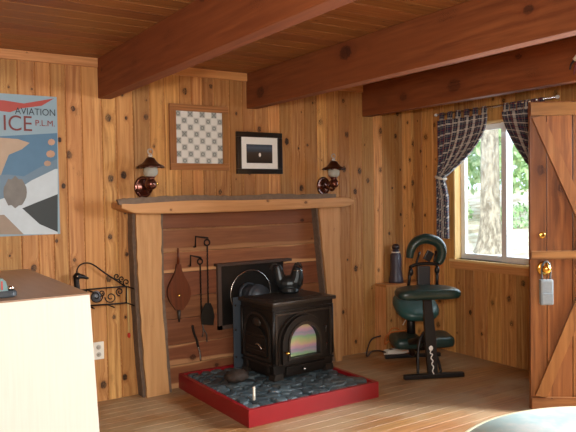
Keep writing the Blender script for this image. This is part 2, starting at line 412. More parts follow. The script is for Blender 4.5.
# right wall with window and doorway
WY0, WY1, WZ0, WZ1 = 2.98, 3.99, .825, 1.985          # window opening
DY0, DY1, DZ1 = 1.06, 2.06, 2.0                        # doorway
SPL = 2.5
m = MB()
plank_wall(m, (XR, YB, 0), (0, -1, 0), (0, 0, 1), (-1, 0, 0), YB-SPL, ZC, .118, .25, (YB-WY1, YB-WY0, WZ0, WZ1))
plank_wall(m, (XR, SPL, 0), (0, -1, 0), (0, 0, 1), (-1, 0, 0), SPL-YF, ZC, .118, .25, (SPL-DY1, SPL-DY0, 0, DZ1))
x0, x1 = XR+.006, XR+.11
backing(m, [((x0, WY1, -.05), (x1, YB+.1, ZC)), ((x0, WY0, -.05), (x1, WY1, WZ0)), ((x0, WY0, WZ1), (x1, WY1, ZC)), ((x0, DY1, -.05), (x1, WY0, ZC)),
            ((x0, DY0, DZ1), (x1, DY1, ZC)), ((x0, YF-.1, -.05), (x1, DY0, ZC))])
struct(m.build('wall_right', PINE, fix=False))
m = MB(); plank_wall(m, (XL, YF, 0), (0, 1, 0), (0, 0, 1), (1, 0, 0), YB-YF, ZC, .118); m.box((XL-.12, YF, -.05), (XL-.006, YB, ZC)); struct(m.build('wall_left', PINE, fix=False))
m = MB(); plank_wall(m, (XR, YF, 0), (-1, 0, 0), (0, 0, 1), (0, 1, 0), XR-XL, ZC, .118); m.box((XL-.1, YF-.12, -.05), (XR+.1, YF-.006, ZC)); struct(m.build('wall_front', PINE, fix=False))
m = MB(); plank_wall(m, (XL, YF, 0), (0, 1, 0), (1, 0, 0), (0, 0, 1), YB-YF, XR-XL, .092, .1, g=.0018, d=.003); m.box((XL-.1, YF-.1, -.15), (XR+.12, YB+.1, -.004)); struct(m.build('floor', FLOORW, fix=False))
m = MB(); plank_wall(m, (XL, YB, ZC), (0, -1, 0), (1, 0, 0), (0, 0, -1), YB-YF, XR-XL, .135, .1, g=.006, d=.007); m.box((XL-.2, YF-.2, ZC+.008), (XR+.5, YB+.3, ZC+.15)); struct(m.build('ceiling', CEILW, fix=False))

# crown strips between the beams
BX = (1.404, 2.571, 3.738); BW = .09
edges = [XL]+[e for b in BX for e in (b, b+BW)]+[XR]
for i in range(4):
    m = MB(); m.box((edges[2*i]+.001, YB-.022, ZC-.062), (edges[2*i+1]-.001, YB, ZC), axis=0, bev=.004); struct(m.build('trim_%d' % (i+1), PINE_TRIM))
# beams
blabels = ('dark red-brown ceiling beam meeting the back wall between poster and checkered picture', 'red-brown ceiling beam meeting the back wall just above the black framed photograph', 'dark red-brown ceiling beam running along the window wall above the curtains')
for x, lb in zip(BX, blabels):
    m = MB(); m.box((x, YF+.002, ZB), (x+BW, YB-.001, ZC-.001), axis=1, bev=.006)
    o = m.build('ceiling_beam', BEAMW); tag(o, lb, 'beam', 'ceiling beams', 'thing')

# window
win = struct(thing('window_1', '', '')); del win['label']; del win['category']
m = MB()
jx0, jx1 = XR-.012, XR+.11
m.box((jx0, WY1-.016, WZ0), (jx1, WY1-.0005, WZ1), axis=2); m.box((jx0, WY0+.0005, WZ0), (jx1, WY0+.016, WZ1), axis=2); m.box((jx0, WY0+.016, WZ1-.016), (jx1, WY1-.016, WZ1-.0005), axis=1)
m.build('window_frame', PINE_SILL, win)
m = MB(); m.box((XR-.03, WY0-.04, WZ0-.022), (jx1, WY1+.04, WZ0), axis=1, bev=.003); m.build('window_sill', PINE_SILL, win)
m = MB(); m.box((XR-.015, WY0-.04, WZ0-.085), (XR-.001, WY1+.04, WZ0-.023), axis=1); m.build('window_apron', PINE_TRIM, win)
MY = 3.478
def sash(y0, y1, x, w, name):
    m = MB(); a, b = WZ0+.002, WZ1-.018
    for lo, hi in (((x, y0, a), (x+.035, y0+w, b)), ((x, y1-w, a), (x+.035, y1, b)), ((x, y0+w, a), (x+.035, y1-w, a+w)), ((x, y0+w, b-w), (x+.035, y1-w, b))): m.box(lo, hi, bev=.003)
    o = m.build(name, WHITE, win)
    m = MB(); m.box((x+.014, y0+w-.004, a+w-.004), (x+.019, y1-w+.004, b-w+.004)); m.build('window_pane', PANE, o)
sash(MY-.02, WY1-.018, XR+.062, .045, 'window_sash'); sash(WY0+.018, MY+.03, XR+.022, .05, 'window_sash')

# doorway casing + open door
m = MB()
for y0, y1, z0, z1 in ((DY1-.02, DY1-.0005, 0, DZ1-.0005), (DY0+.0005, DY0+.02, 0, DZ1-.0005), (DY0+.02, DY1-.02, DZ1-.02, DZ1-.0005)): m.box((XR-.012, y0, z0), (XR+.11, y1, z1))
struct(m.build('trim_5', PINE_TRIM))
PE = Vector((3.555, 2.625)); PH = Vector((XR-.02, DY1-.02)); dvec = (PH-PE); DW = dvec.length; dang = math.atan2(dvec.y, dvec.x)
door = bpy.data.objects.new('door_1', None); COL.objects.link(door); door.location = (PE.x, PE.y, 0); door.rotation_euler.z = dang; struct(door)
DB, DT = .012, 1.965
m = MB()   # vertical boards; local x along the door, -y faces the camera
xs = [0]+[.105+.16*i for i in range(7)]; xs = [x for x in xs if x < DW-.05]+[DW]
for a, b in zip(xs, xs[1:]):
    rn = (random.random(), random.random()); m.box((a+.0025, 0, DB), (b-.0025, .036, DT), rn=rn, axis=2, bev=.003)
m.build('board_panel', DOORW, door)
def rail(z0, z1): MB().box((.003, -.022, z0), (DW-.003, -.0005, z1), axis=0, bev=.004).build('rail', DOORT, door)
rail(1.875, 1.955); rail(.972, 1.025); rail(.025, .095)
def brace(p, q, w=.075):
    p = Vector((p[0], -.0265, p[1])); q = Vector((q[0], -.0265, q[1])); t = (q-p).normalized(); nn = Vector((-t.z, 0, t.x))*w/2
    z = lambda P, lo, hi: Vector((P.x, P.y, min(max(P.z, lo), hi)))
    lo, hi = min(p.z, q.z), max(p.z, q.z)
    m = MB(); vs = [p+nn, q+nn, q-nn, p-nn]
    m.prism([z(v, lo, hi) for v in vs], (0, .026, 0), waxis=2); m.build('brace', DOORT, door)
brace((.045, 1.874), (.40, 1.036)); brace((.06, .096), (.42, .984))
# dead bolt, knob
def disc(prof, x, z, y=0, n=20): return MB().lathe(prof, n, T(x, y, z) @ RX(PI/2))
disc([(.021, 0), (.021, .006), (.016, .009), (.007, .010), (.0, .010)], .075, 1.125).build('deadbolt', BRASS, door)
kn = disc([(.045, 0), (.045, .004), (.034, .010), (.013, .012), (.012, .035), (.024, .042), (.029, .054), (.025, .066), (.0, .070)], .085, .915).build('door_knob', BRASS, door)
lb = thing('key_lockbox', 'grey key lockbox hanging from the brass knob of open door', 'lockbox', door.location, dang)
m = MB(); m.box((.045, -.068, .69), (.125, -.026, .85), bev=.012); m.build('box_body', GREYV, lb)
m = MB(); m.box((.052, -.074, .70), (.118, -.069, .765), bev=.002); m.build('cover', GREYD, lb) if False else m.build('cover', GREYV, lb)
MB().tube(smooth_path([(.06, -.045, .85), (.058, -.045, .90), (.066, -.045, .945), (.085, -.045, .96), (.104, -.045, .945), (.112, -.045, .90), (.11, -.045, .85)]), .006).build('shackle', GREYD, lb)

# ------------------------------------------------------------------ fireplace surround
fp = thing('log_fireplace_surround', 'peeled log fireplace surround with bark edged mantel and red cedar back boards', 'fireplace', (2.5, YB, 0))
def W(x, y, d=.05): return at(x, y, 1, YB-d)
m = MB(); zz = 0; rows = [.17, .15, .19, .16, .18, .15, .17, .14]
k = 0
while zz < 1.29:
    h = rows[k % 8]; z1 = min(1.30, zz+h); c = zz+h/2; rn = (random.random(), random.random())
    vs = [Vector((x, y, z)) for z in (zz+.002, z1-.002) for y in (YB-.024, YB-.001) for x in (1.80, 3.36)]
    b0 = len(m.f); m.grid(vs, [(0, 2, 3, 1), (4, 5, 7, 6), (0, 1, 5, 4), (2, 6, 7, 3), (0, 4, 6, 2), (1, 3, 7, 5)], rn, 0)
    zz = z1; k += 1
m.build('back_boards', BACKW, fp, T(-2.5, -YB, 0))
def slab(left, right, d0, d1, mat, name, parent, n=6, wob=.004, waxis=2):
    """Slab whose left and right outlines are photo points of the plane d1 in front of the wall, reaching back to d0."""
    a = smooth_path([W(x, y, d1) for x, y in left], n); b = smooth_path([W(x, y, d1) for x, y in right], n)
    a = [p+Vector((random.uniform(-wob, wob), 0, 0)) for p in a]; b = [p+Vector((random.uniform(-wob, wob), 0, 0)) for p in b]
    for L in (a, b):
        L[-1].z = max(L[-1].z, 0) if L[-1].z > .05 else 0.0
    return MB().strip(local(fp, a), local(fp, b), (0, d1-d0-.002, 0), waxis=waxis).build(name, mat, parent)
D1 = .115
pl = slab([(136, 210), (137, 250), (140, 300), (144, 360), (147, 394)], [(161, 210), (161.5, 250), (162, 290), (165, 340), (169.5, 393)], .0, D1, SLABW, 'post', fp)
slab([(132, 210), (133, 250), (135.5, 300), (139.5, 360), (143, 394)], [(136, 210), (137, 250), (140, 300), (144, 360), (147, 394)], .0, D1-.02, BARK, 'bark_edge', pl, wob=.002)
slab([(161, 210), (161.5, 250), (162, 290), (165, 340), (169.5, 393)], [(163, 210), (163.5, 250), (164.5, 290), (168, 340), (172, 393)], .0, D1-.02, BARK, 'bark_edge', pl, wob=.002)
pr = slab([(319, 207), (322, 240), (327, 290), (332, 330), (336, 357)], [(340, 207), (340.5, 240), (341, 290), (342, 330), (342.5, 356)], .0, D1, SLABW, 'post', fp)
slab([(316, 207), (319, 240), (324, 290), (329, 330), (333, 357)], [(319, 207), (322, 240), (327, 290), (332, 330), (336, 357)], .0, D1-.02, BARK, 'bark_edge', pr, wob=.002)
# mantel: half log, bark along the upper edge
MD = .20
up = [(119, 203), (135, 202), (170, 199.5), (200, 198.3), (240, 198.3), (280, 197.3), (320, 197.5), (345, 197.5), (353, 200)]
lo = [(123, 208.5), (140, 213.5), (170, 213.5), (200, 213), (240, 211.5), (280, 210), (320, 208), (345, 206.5), (353, 203.5)]
a = smooth_path([W(x, y, MD) for x, y in up], 6); b = smooth_path([W(x, y, MD) for x, y in lo], 6)
vs = []; fs = []; n = 0; sec = 10
for p, q in zip(a, b):
    mid = (p+q)/2; h = (p.z-q.z)/2
    ring = [(-0.0, MD-.005)]
    for j in range(sec):
        t = PI/2-PI*j/(sec-1); bulge = .014*math.cos(t)**.5
        vs.append(Vector((mid.x, YB-MD-bulge, mid.z+h*math.sin(t))))
    vs.append(Vector((mid.x, YB-.001, q.z))); vs.append(Vector((mid.x, YB-.001, p.z)))
K = sec+2; L = len(a)
for i in range(L-1):
    for j in range(K): fs.append((i*K+j, i*K+(j+1) % K, (i+1)*K+(j+1) % K, (i+1)*K+j))
fs += [list(range(K))[::-1], [(L-1)*K+j for j in range(K)]]
m = MB(); m.grid(local(fp, vs), fs, axis=0); mantel = m.build('mantel', SLABW, fp)
up2 = [(117.5, 199.5), (135, 198), (170, 196), (200, 195.2), (225, 195.8), (250, 195), (280, 193.8), (300, 194.6), (318, 194), (336, 193.6)]
ed2 = [(119.5, 205), (135, 204), (170, 201.6), (200, 200.4), (225, 200.4), (250, 200), (280, 199.2), (300, 199), (318, 198.8), (336, 197.6)]
a = smooth_path([W(x, y, MD+.012) for x, y in up2], 8); b = smooth_path([W(x, y, MD+.012) for x, y in ed2], 8)
a = [p+Vector((0, 0, random.uniform(-.004, .004))) for p in a]
MB().strip(local(fp, a), local(fp, b), (0, .035, 0), waxis=0).build('bark_edge', BARK, mantel)

# flue panel
PY = .026
c0 = W(218.5, 266, PY); c1 = W(222, 325, PY); c2 = W(285, 264, PY)
fx0, fx1, fz0, fz1 = c0.x+.01, 2.86, c1.z, c0.z
fl = thing('flue_cover', 'black square flue plate with round silver ringed cover behind the stove', 'flue cover', (fx0, YB-.0245, fz0))
yo = YB-.0245
MB().box((fx0, yo-.022, fz0), (fx1, yo, fz1), bev=.003).build('plate', BLACK, fl, T(-fx0, -yo, -fz0))
m = MB(); m.box((fx0-.03, yo-.028, fz0-.03), (fx0, yo, fz1+.0), axis=2); m.box((fx0-.03, yo-.028, fz0-.03), (fx1, yo, fz0), axis=0); m.build('frame', plain('grey_wood_edge', '#4c3a30', .7), fl, T(-fx0, -yo, -fz0))
m = MB(); m.box((fx0-.05, yo-.06, fz1), (fx1+.06, yo, fz1+.022), axis=0, bev=.004); m.build('ledge', plain('dark_ledge_wood', '#3d2a20', .6), fl, T(-fx0, -yo, -fz0))
rc = W(251, 293, .06); RR = .178
mb_ = MB().lathe([(RR-.01, 0), (RR-.01, .012), (.0, .0121)], 40, T(rc.x-fx0, -.0225, rc.z-fz0) @ RX(PI/2)); mb_.sm = [False]*len(mb_.sm); mb_.build('round_cover', BLACK, fl)
MB().tube([(rc.x-fx0+RR*math.cos(t*PI/24), -.034, rc.z-fz0+RR*math.sin(t*PI/24)) for t in range(48)], .005, 8, True).build('ring', STEEL, fl)

# ------------------------------------------------------------------ hearth
HX0, HX1, HY0, HY1, HZ = 1.94, 2.972, 3.415, YB-.03, .109
he = thing('stone_hearth', 'raised hearth of dark slate cobbles inside a red painted wooden border', 'hearth', (HX0, HY0, 0))
hw, hd = HX1-HX0, HY1-HY0
m = MB(); t = .028
for lo_, hi_ in (((0, 0, 0), (hw, t, HZ)), ((0, t, 0), (t, hd, HZ)), ((hw-t, t, 0), (hw, hd, HZ)), ((t, hd-t, 0), (hw-t, hd, HZ))): m.box(lo_, hi_, bev=.004)
m.build('border', REDP, he)
MB().box((t, t, 0), (hw-t, hd-t, HZ-.025)).build('mortar_bed', MORTAR, he)
m = MB(); rs = random.Random(3); yy = t+.035
while yy < hd-t-.02:
    xx = t+.03+rs.uniform(0, .04)
    while xx < hw-t-.02:
        a = rs.uniform(.04, .07); b = rs.uniform(.026, .042); an = rs.uniform(-.9, .9); nv = 9; z0, z1 = HZ-.03, HZ+rs.uniform(-.008, .006)
        ph = [rs.uniform(.8, 1.12) for _ in range(nv)]; vs = []
        tilt = (rs.uniform(-.12, .12), rs.uniform(-.12, .12))
        for lev, (sc, z) in enumerate(((1, z0), (1, z1-.008), (.78, z1))):
            for k in range(nv):
                q = 2*PI*k/nv; px, py = a*sc*ph[k]*math.cos(q), b*sc*ph[k]*math.sin(q)
                X = xx+px*math.cos(an)-py*math.sin(an); Y = yy+px*math.sin(an)+py*math.cos(an)
                X = min(max(X, t+.001), hw-t-.001); Y = min(max(Y, t+.001), hd-t-.001)
                vs.append(Vector((X, Y, z+(tilt[0]*px+tilt[1]*py if lev else 0))))
        fs = [(l*nv+k, l*nv+(k+1) % nv, l*nv+nv+(k+1) % nv, l*nv+nv+k) for l in (0, 1) for k in range(nv)]+[[2*nv+k for k in range(nv)]]
        m.grid(vs, fs, (rs.random(), rs.random()), 2); xx += a*1.6+rs.uniform(0, .012)
    yy += .058
o = m.build('slate_cobbles', SLATE, he); o['kind'] = 'stuff'
# small things on the hearth
p = at(254, 401, 2, HZ)
o = thing('white_stick', 'short white stick leaning at the front corner of the hearth', 'stick', (p.x, p.y, HZ))
MB().tube([(0, 0, .004), (.006, .01, .04), (.012, .018, .085)], [.008, .0085, .008], 8).build('stick', plain('chalk_white', '#e9e2cf', .6), o)
p = at(239, 384, 2, HZ)
m = MB(); rs = random.Random(5); vs = []; nu, nv = 22, 12
for i in range(nv+1):
    tt = PI*i/nv
    for k in range(nu):
        a = 2*PI*k/nu; r = 1+.10*math.sin(7*a+1.3*i)+rs.uniform(-.05, .05)
        vs.append(Vector((.085*r*math.sin(tt)*math.cos(a), .07*r*math.sin(tt)*math.sin(a), max(.0, .035-.045*math.cos(tt)*r))))
m.grid(vs, [(i*nu+k, i*nu+(k+1) % nu, i*nu+nu+(k+1) % nu, i*nu+nu+k) for i in range(nv) for k in range(nu)], smooth=True)
o = m.build('brown_stone', plain('brown_rock', '#332820', .8, 0, .5, 60, .5)); o.location = (p.x, p.y+.03, HZ+.014)
tag(o, 'dark brown lumpy stone lying on the hearth left of the stove', 'stone')

# ------------------------------------------------------------------ wood stove
SZ = HZ+.009; ST_W, ST_D, ST_H = .535, .385, .545
st = thing('wood_stove', 'black cast iron wood stove with arched glass door on the hearth', 'stove', (2.375, 3.82, SZ), math.radians(4))
def sb(name, lo_, hi_, mat=IRON, bev=.004, parent=st): return MB().box(lo_, hi_, bev=bev).build(name, mat, parent)
# local: x right, y back, z up; body from (0,0)
m = MB(); m.box((0, 0, .035), (ST_W, ST_D, ST_H-.03), bev=.006); m.box((.03, .01, .008), (ST_W-.03, ST_D-.02, .04)); m.box((-.008, -.008, .088), (ST_W+.008, ST_D+.008, .1), bev=.003); m.box((-.01, -.01, ST_H-.075), (ST_W+.01, ST_D+.01, ST_H-.06), bev=.003)
m.box((-.006, -.006, ST_H-.06), (ST_W+.006, ST_D+.006, ST_H-.028), bev=.004)
for x in (0, ST_W): m.tube([(x, -.002, .12), (x, -.002, ST_H-.06)], .012, 8)
m.tube([(0, ST_D, .12), (0, ST_D, ST_H-.06)], .012, 8)
m.build('body', IRON, st)
m = MB(); m.box((-.022, -.03, ST_H-.028), (ST_W+.022, ST_D+.02, ST_H), bev=.009); m.box((.05, .05, ST_H), (ST_W-.05, ST_D-.03, ST_H+.004), bev=.002); m.build('top_plate', IRON_EDGE, st)
# front: arched door
def arch(cx, z0, w, h, n=20):
    r = w/2; pts = [(cx-r, z0), ]; zc = z0+h-r
    for i in range(n+1):
        a = PI-PI*i/n; pts.append((cx+r*math.cos(a), zc+r*math.sin(a)))
    return pts+[(cx+r, z0)]
def ring_plate(outer, inner, y0, y1, name, mat, parent):
    m = MB(); n = len(outer); vs = [Vector((x, y, z)) for y in (y0, y1) for L_ in (outer, inner) for x, z in L_]
    fs = []
    for i in range(n):
        j = (i+1) % n; O, I, O2, I2 = 0, n, 2*n, 3*n
        fs += [(O+i, O+j, I+j, I+i), (O2+j, O2+i, I2+i, I2+j), (O+j, O+i, O2+i, O2+j), (I+i, I+j, I2+j, I2+i)]
    m.grid(vs, fs); return m.build(name, mat, parent)
DCX = ST_W*.45
dr = ring_plate(arch(DCX, .115, .39, .325), arch(DCX, .15, .27, .225), -.05, -.001, 'door', IRON, st)
ring_plate(arch(DCX, .105, .425, .345), arch(DCX, .115, .39, .325), -.02, -.0005, 'arch_molding', IRON_EDGE, st)
ring_plate(arch(DCX, .138, .30, .258), arch(DCX, .15, .27, .225), -.058, -.0505, 'glass_bead', IRON_EDGE, dr)
m = MB(); pts = arch(DCX, .151, .268, .223); m.prism([(x, -.012, z) for x, z in pts], (0, .008, 0)); m.build('glass', IRID_REFLECTION, dr)
MB().lathe([(.007, 0), (.007, .02), (.014, .026), (.012, .04), (0, .043)], 12, T(DCX-.18, -.05, .20) @ RX(PI/2)).build('latch_knob', BRASS, dr)
for z in (.16, .29): MB().tube([(DCX+.2, -.03, z), (DCX+.21, -.03, z+.045)], .009, 8).build('hinge', IRON_EDGE, dr)
# front corner panels above the arch
m = MB()
for s_ in (.012, ST_W-.03): m.box((s_, -.012, .11), (s_+.02, -.0005, ST_H-.085), bev=.003)
m.box((.012, -.012, ST_H-.098), (ST_W-.012, -.0005, ST_H-.083), bev=.003); m.build('front_frame', IRON_EDGE, st)
dw = sb('ash_drawer', (.10, -.018, .028), (ST_W-.09, -.001, .084)); 
MB().lathe([(.006, 0), (.006, .014), (.012, .018), (.010, .028), (0, .03)], 12, T(.24, -.018, .056) @ RX(PI/2)).build('drawer_knob', STEEL, dw)
for x, y in ((.0, -.012), (ST_W-.075, -.012), (.0, ST_D-.06), (ST_W-.075, ST_D-.06)):
    MB().prism([(x-.006, y, 0), (x+.08, y, 0), (x+.068, y, .045), (x+.006, y, .045)], (0, .07, 0)).build('foot', IRON_EDGE, st)
# left side: framed arched loading door
def side_ring(y0, z0, w, h, y0i, z0i, wi, hi_, xa, xb, name, mat, parent):
    o_ = arch(y0, z0, w, h); i_ = arch(y0i, z0i, wi, hi_)
    m = MB(); n = len(o_); vs = [Vector((x, q, z)) for x in (xa, xb) for L_ in (o_, i_) for q, z in L_]; fs = []
    for i in range(n):
        j = (i+1) % n
        fs += [(i, j, n+j, n+i), (2*n+j, 2*n+i, 3*n+i, 3*n+j), (j, i, 2*n+i, 2*n+j), (n+i, n+j, 3*n+j, 3*n+i)]
    m.grid(vs, fs); return m.build(name, mat, parent)
side_ring(ST_D*.5, .13, .33, .33, ST_D*.5, .145, .30, .30, -.014, -.0005, 'side_molding', IRON_EDGE, st)
sd = MB().prism([(-.001, q, z) for q, z in arch(ST_D*.5, .16, .265, .20)], (-.016, 0, 0)).build('side_door', IRON, st)
m = MB()
for z in (.185, .21, .275, .30): m.box((-.021, ST_D*.5-.115, z), (-.0175, ST_D*.5+.115, z+.006))
m.build('side_door_ribs', IRON_EDGE, sd)
MB().tube(smooth_path([(-.018, .13, .235), (-.05, .13, .24), (-.055, .12, .25), (-.055, .09, .245), (-.05, .07, .22)]), .006, 8).build('side_handle', STEEL, sd)
MB().ball((-.004, ST_D*.5, .385), (.012, .05, .035)).build('side_medallion', IRON_EDGE, st)
m = MB()
for y in (.06, .32): m.box((-.009, y-.012, .05), (-.0005, y+.012, .1), bev=.002)
m.box((-.009, .03, .1), (-.0005, ST_D-.03, .108)); m.build('side_base_trim', IRON_EDGE, st)
# rear heat shield standing wider than the stove
hs = MB().box((-.055, ST_D+.03, .02), (ST_W+.07, ST_D+.042, ST_H-.005), bev=.004).build('heat_shield', SHIELD, st)
for z in (.1, .3, .48): MB().lathe([(.009, 0), (.008, .005), (0, .007)], 10, T(-.04, ST_D+.03, z) @ RX(PI/2)).build('shield_bolt', IRON, hs)
for x in (.2, .4): MB().box((x, ST_D+.0, .3), (x+.04, ST_D+.03, .34)).build('shield_spacer', IRON, hs)
# flue collar and pipe running back to the cover
MI = (Matrix.Translation(st.location) @ Matrix.Rotation(st.rotation_euler.z, 4, 'Z')).inverted()
e = MI @ Vector((rc.x, YB-.078, rc.z+.005)); e.x -= .045; s0 = Vector((e.x, ST_D-.02, e.z))
m = MB(); m.tube([s0, (s0+e)/2, e], .075, 24); m.build('flue_pipe', SHIELD, st)
m = MB(); d_ = (e-s0).normalized(); m.tube([s0+d_*.045, s0+d_*.075], .084, 24); m.tube([e-d_*.03, e], .084, 24); m.build('flue_collar', SHIELD, st)

# hen shaped iron kettle on the stove
kp = at(289.5, 292.5, 2, SZ+ST_H+.004)
hn = thing('hen_kettle', 'dark cast iron hen shaped kettle standing on top of the wood stove', 'kettle', (kp.x, kp.y, SZ+ST_H+.0045), math.radians(-28)); hn.scale = (.86, .9, .98)
m = MB()
m.ball((0, 0, .068), (.112, .075, .068)); m.lathe([(.075, 0), (.088, .012), (.08, .04)], 20)
m.tube(smooth_path([(-.05, 0, .07), (-.08, 0, .11), (-.092, 0, .17), (-.105, 0, .21)]), [.066*(1-.024*i) for i in range(25)], 14, flat=.7)
m.tube(smooth_path([(.05, 0, .08), (.065, 0, .12), (.07, 0, .16), (.072, 0, .19), (.075, 0, .2)]), [.07-.0012*i for i in range(33)], 14)
o = m.build('body', plain('hen_iron', '#2a3033', .35, .5, .3, 40, .2), hn)
md = o.modifiers.new('Remesh', 'REMESH'); md.mode = 'VOXEL'; md.voxel_size = .005; md.use_smooth_shade = True
m = MB()
for i in range(3): m.ball((.058+.02*i, 0, .212+(.006 if i == 1 else 0)), (.012, .007, .016))
m.build('comb', IRON, hn)
MB().lathe([(.0, -.02), (.008, -.01), (.009, 0)], 10, T(.105, 0, .195) @ RY(-PI/2)).build('beak', IRON, hn)
MB().tube([(.071+.046*math.cos(a*PI/12), .046*math.sin(a*PI/12), .172) for a in range(24)], .0025, 6, True).build('neck_ring', STEEL, hn)
MB().tube(smooth_path([(-.100, 0, .205), (-.125, 0, .222), (-.15, 0, .215), (-.165, 0, .18)]), .009, 8).build('tail_tip', IRON, hn)

# ------------------------------------------------------------------ tools on the fireplace boards (plane .045 in front of the wall)
HD = .045
def Wl(o, pts, d=HD): return local(o, [W(x, y, d) for x, y in pts])
p = W(179, 290, HD); be = thing('fireplace_bellows', 'brown wooden fireplace bellows with a brass stud hanging on cedar boards', 'bellows', (p.x, YB-.0245, p.z))
prof = [(248.5, 1.0), (256, 1.3), (264, 2.0), (268, 2.6), (272, 3.6), (278, 6.5), (284, 9.5), (290, 11.5), (296, 11.3), (302, 9.0), (307, 5.5), (310, 3.4)]
cx_ = lambda y: 178.3+(y-250)*.012
Lp = smooth_path([W(cx_(y)-h, y, .04) for y, h in prof if y >= 264], 4); Rp = smooth_path([W(cx_(y)+h, y, .04) for y, h in prof if y >= 264], 4)
bp = MB().strip(local(be, Lp), local(be, Rp), (0, -.012, 0)).build('front_board', BELLW, be)
MB().strip([q+Vector((.0, .0, 0)) for q in local(be, Lp)], local(be, Rp), (0, .014, 0)).build('leather_bag', plain('brown_leather', '#4a2416', .6, 0, .2, 40, .2), be)
MB().lathe([(.012, 0), (.010, .006), (0, .009)], 12, T(*(W(179, 295.5, .052)-Vector(be.location))) @ RX(PI/2)).build('stud', BRASS, bp)
q0, q1 = local(be, [W(178.8, 310, .04), W(179.3, 322, .04)])
MB().tube([q0+Vector((0, 0, .004)), (q0+q1)/2, q1], [.0135, .011, .006], 12).build('nozzle', plain('grey_iron', '#4a443e', .4, .7), be)
q0, q1 = local(be, [W(178.0, 248, .04), W(178.3, 264, .04)])
MB().tube([q0, q1], [.006, .012], 10).build('handle', BELLW, be)

def hook(pts, label):
    h = thing('wall_hook', label, 'hook', W(*pts[0], .045)); w = [W(x, y, .05) for x, y in pts]
    w = [Vector((w[0].x, YB-.0245, w[0].z))]+w; MB().tube(local(h, w), .0065, 8).build('bar', WROUGHT, h); return h
hook([(195.5, 247), (195.5, 236.5), (208, 238)], 'square black iron hook holding the fire shovel')
hook([(190.5, 266), (190.5, 255.5), (201, 257.5)], 'square black iron hook holding the fire poker')
def ringpts(o, x, y, r, d=.055):
    c = W(x, y, d); return local(o, [c+Vector((r*math.cos(a*PI/10), 0, r*math.sin(a*PI/10))) for a in range(20)])
sh = thing('fire_shovel', 'black iron fire shovel with twisted shaft hanging on the right hook', 'fire shovel', W(207, 242, .06))
MB().tube(ringpts(sh, 207, 242.5, .022, .06), .006, 8, True).build('ring', WROUGHT, sh)
def twist(o, a, b, name, d, r=.0065):
    A, B = local(o, [W(*a, d), W(*b, d)]); n = 60; pts = []
    m = MB(); vs = []; fs = []
    for i in range(n+1):
        t_ = i/n; c = A.lerp(B, t_); an = t_*26 if .12 < t_ < .75 else 0
        for k in range(4): vs.append(c+r*Vector((math.cos(an+k*PI/2), math.sin(an+k*PI/2), 0)))
    for i in range(n):
        for k in range(4): fs.append((4*i+k, 4*i+(k+1) % 4, 4*i+4+(k+1) % 4, 4*i+4+k))
    fs += [(3, 2, 1, 0), (4*n, 4*n+1, 4*n+2, 4*n+3)]
    m.grid(vs, fs); return m.build(name, WROUGHT, o)
twist(sh, (207.2, 245), (208.3, 306), 'shaft', .06)
A = [W(x, y, .06) for x, y in [(205.5, 303), (202.5, 309), (200.6, 316), (201.5, 324.5)]]; B = [W(x, y, .06) for x, y in [(210.5, 303), (213, 309), (214.2, 316), (213.2, 325)]]
MB().strip(local(sh, A), local(sh, B), (0, -.006, 0)).build('blade', plain('shovel_steel', '#34332f', .38, .7, .3), sh)
po = thing('fire_poker', 'black twisted iron poker with forked tip hanging on the left hook', 'poker', W(200, 262, .05))
MB().tube(ringpts(po, 200, 261.5, .02, .05), .006, 8, True).build('ring', WROUGHT, po)
twist(po, (200.2, 264), (201.5, 318), 'shaft', .042)
m = MB(); m.tube(Wl(po, [(201.5, 317), (203.5, 329), (206.5, 334), (207, 342)], .042), .005, 8); m.tube(Wl(po, [(203.0, 328), (203.2, 333), (202.4, 337)], .042), .004, 8); m.build('fork_tip', plain('fork_steel', '#6a6660', .4, .7), po)
ll = thing('lid_lifter', 'curved stove lid lifter with black grip and bright steel end', 'lid lifter', W(196, 340, .05))
m = MB(); m.tube(smooth_path(Wl(ll, [(192.3, 325.5), (194, 333), (197, 341), (198.2, 347)], .034)), .0095, 10); m.build('grip', BLACK, ll)
m = MB(); m.tube(smooth_path(Wl(ll, [(198.2, 347), (199.6, 352), (200.6, 360.5)], .034)), .0085, 10); m.build('steel_end', STEEL, ll)

# ------------------------------------------------------------------ pictures
def framed(name, label, x0, x1, z0, z1, fw, fmat, dep=.025):
    o = thing(name, label, 'picture', ((x0+x1)/2, YB, z0)); cx = (x0+x1)/2
    m = MB()
    for lo_, hi_, ax in (((x0, 0, z0), (x1, 0, z0+fw), 0), ((x0, 0, z1-fw), (x1, 0, z1), 0), ((x0, 0, z0+fw), (x0+fw, 0, z1-fw), 2), ((x1-fw, 0, z0+fw), (x1, 0, z1-fw), 2)):
        m.box((lo_[0]-cx, -dep, lo_[2]-z0), (hi_[0]-cx, -.001, hi_[2]-z0), axis=ax, bev=.004)
    m.build('picture_frame', fmat, o); return o
def panel(o, x0, x1, z0, z1, y, mat, name, parent=None):
    m = MB(); m.face([(x0, y, z0), (x1, y, z0), (x1, y, z1), (x0, y, z1)], [(0, 0), (1, 0), (1, 1), (0, 1)])
    m.face([(x0, y+.003, z0), (x0, y+.003, z1), (x1, y+.003, z1), (x1, y+.003, z0)]); return m.build(name, mat, parent or o, fix=False)
a, b = W(169.5, 102.9, .025), W(229.5, 170.4, .025)
cf = framed('checkered_picture', 'brown framed picture of a grey and white patterned checkerboard above mantel', a.x, b.x, b.z, a.z, .05, FRAMEW)
wd, hh = (b.x-a.x)/2, a.z-b.z
panel(cf, -wd+.045, wd-.045, .045, hh-.045, -.012, CHECK, 'checkerboard')
a, b = W(236.8, 131.2, .025), W(283, 174, .025)
bf = framed('framed_photograph', 'black framed dusk landscape photograph with white mat above the mantel', a.x, b.x, b.z, a.z, .04, SILK_BLACK)
wd, hh = (b.x-a.x)/2, a.z-b.z
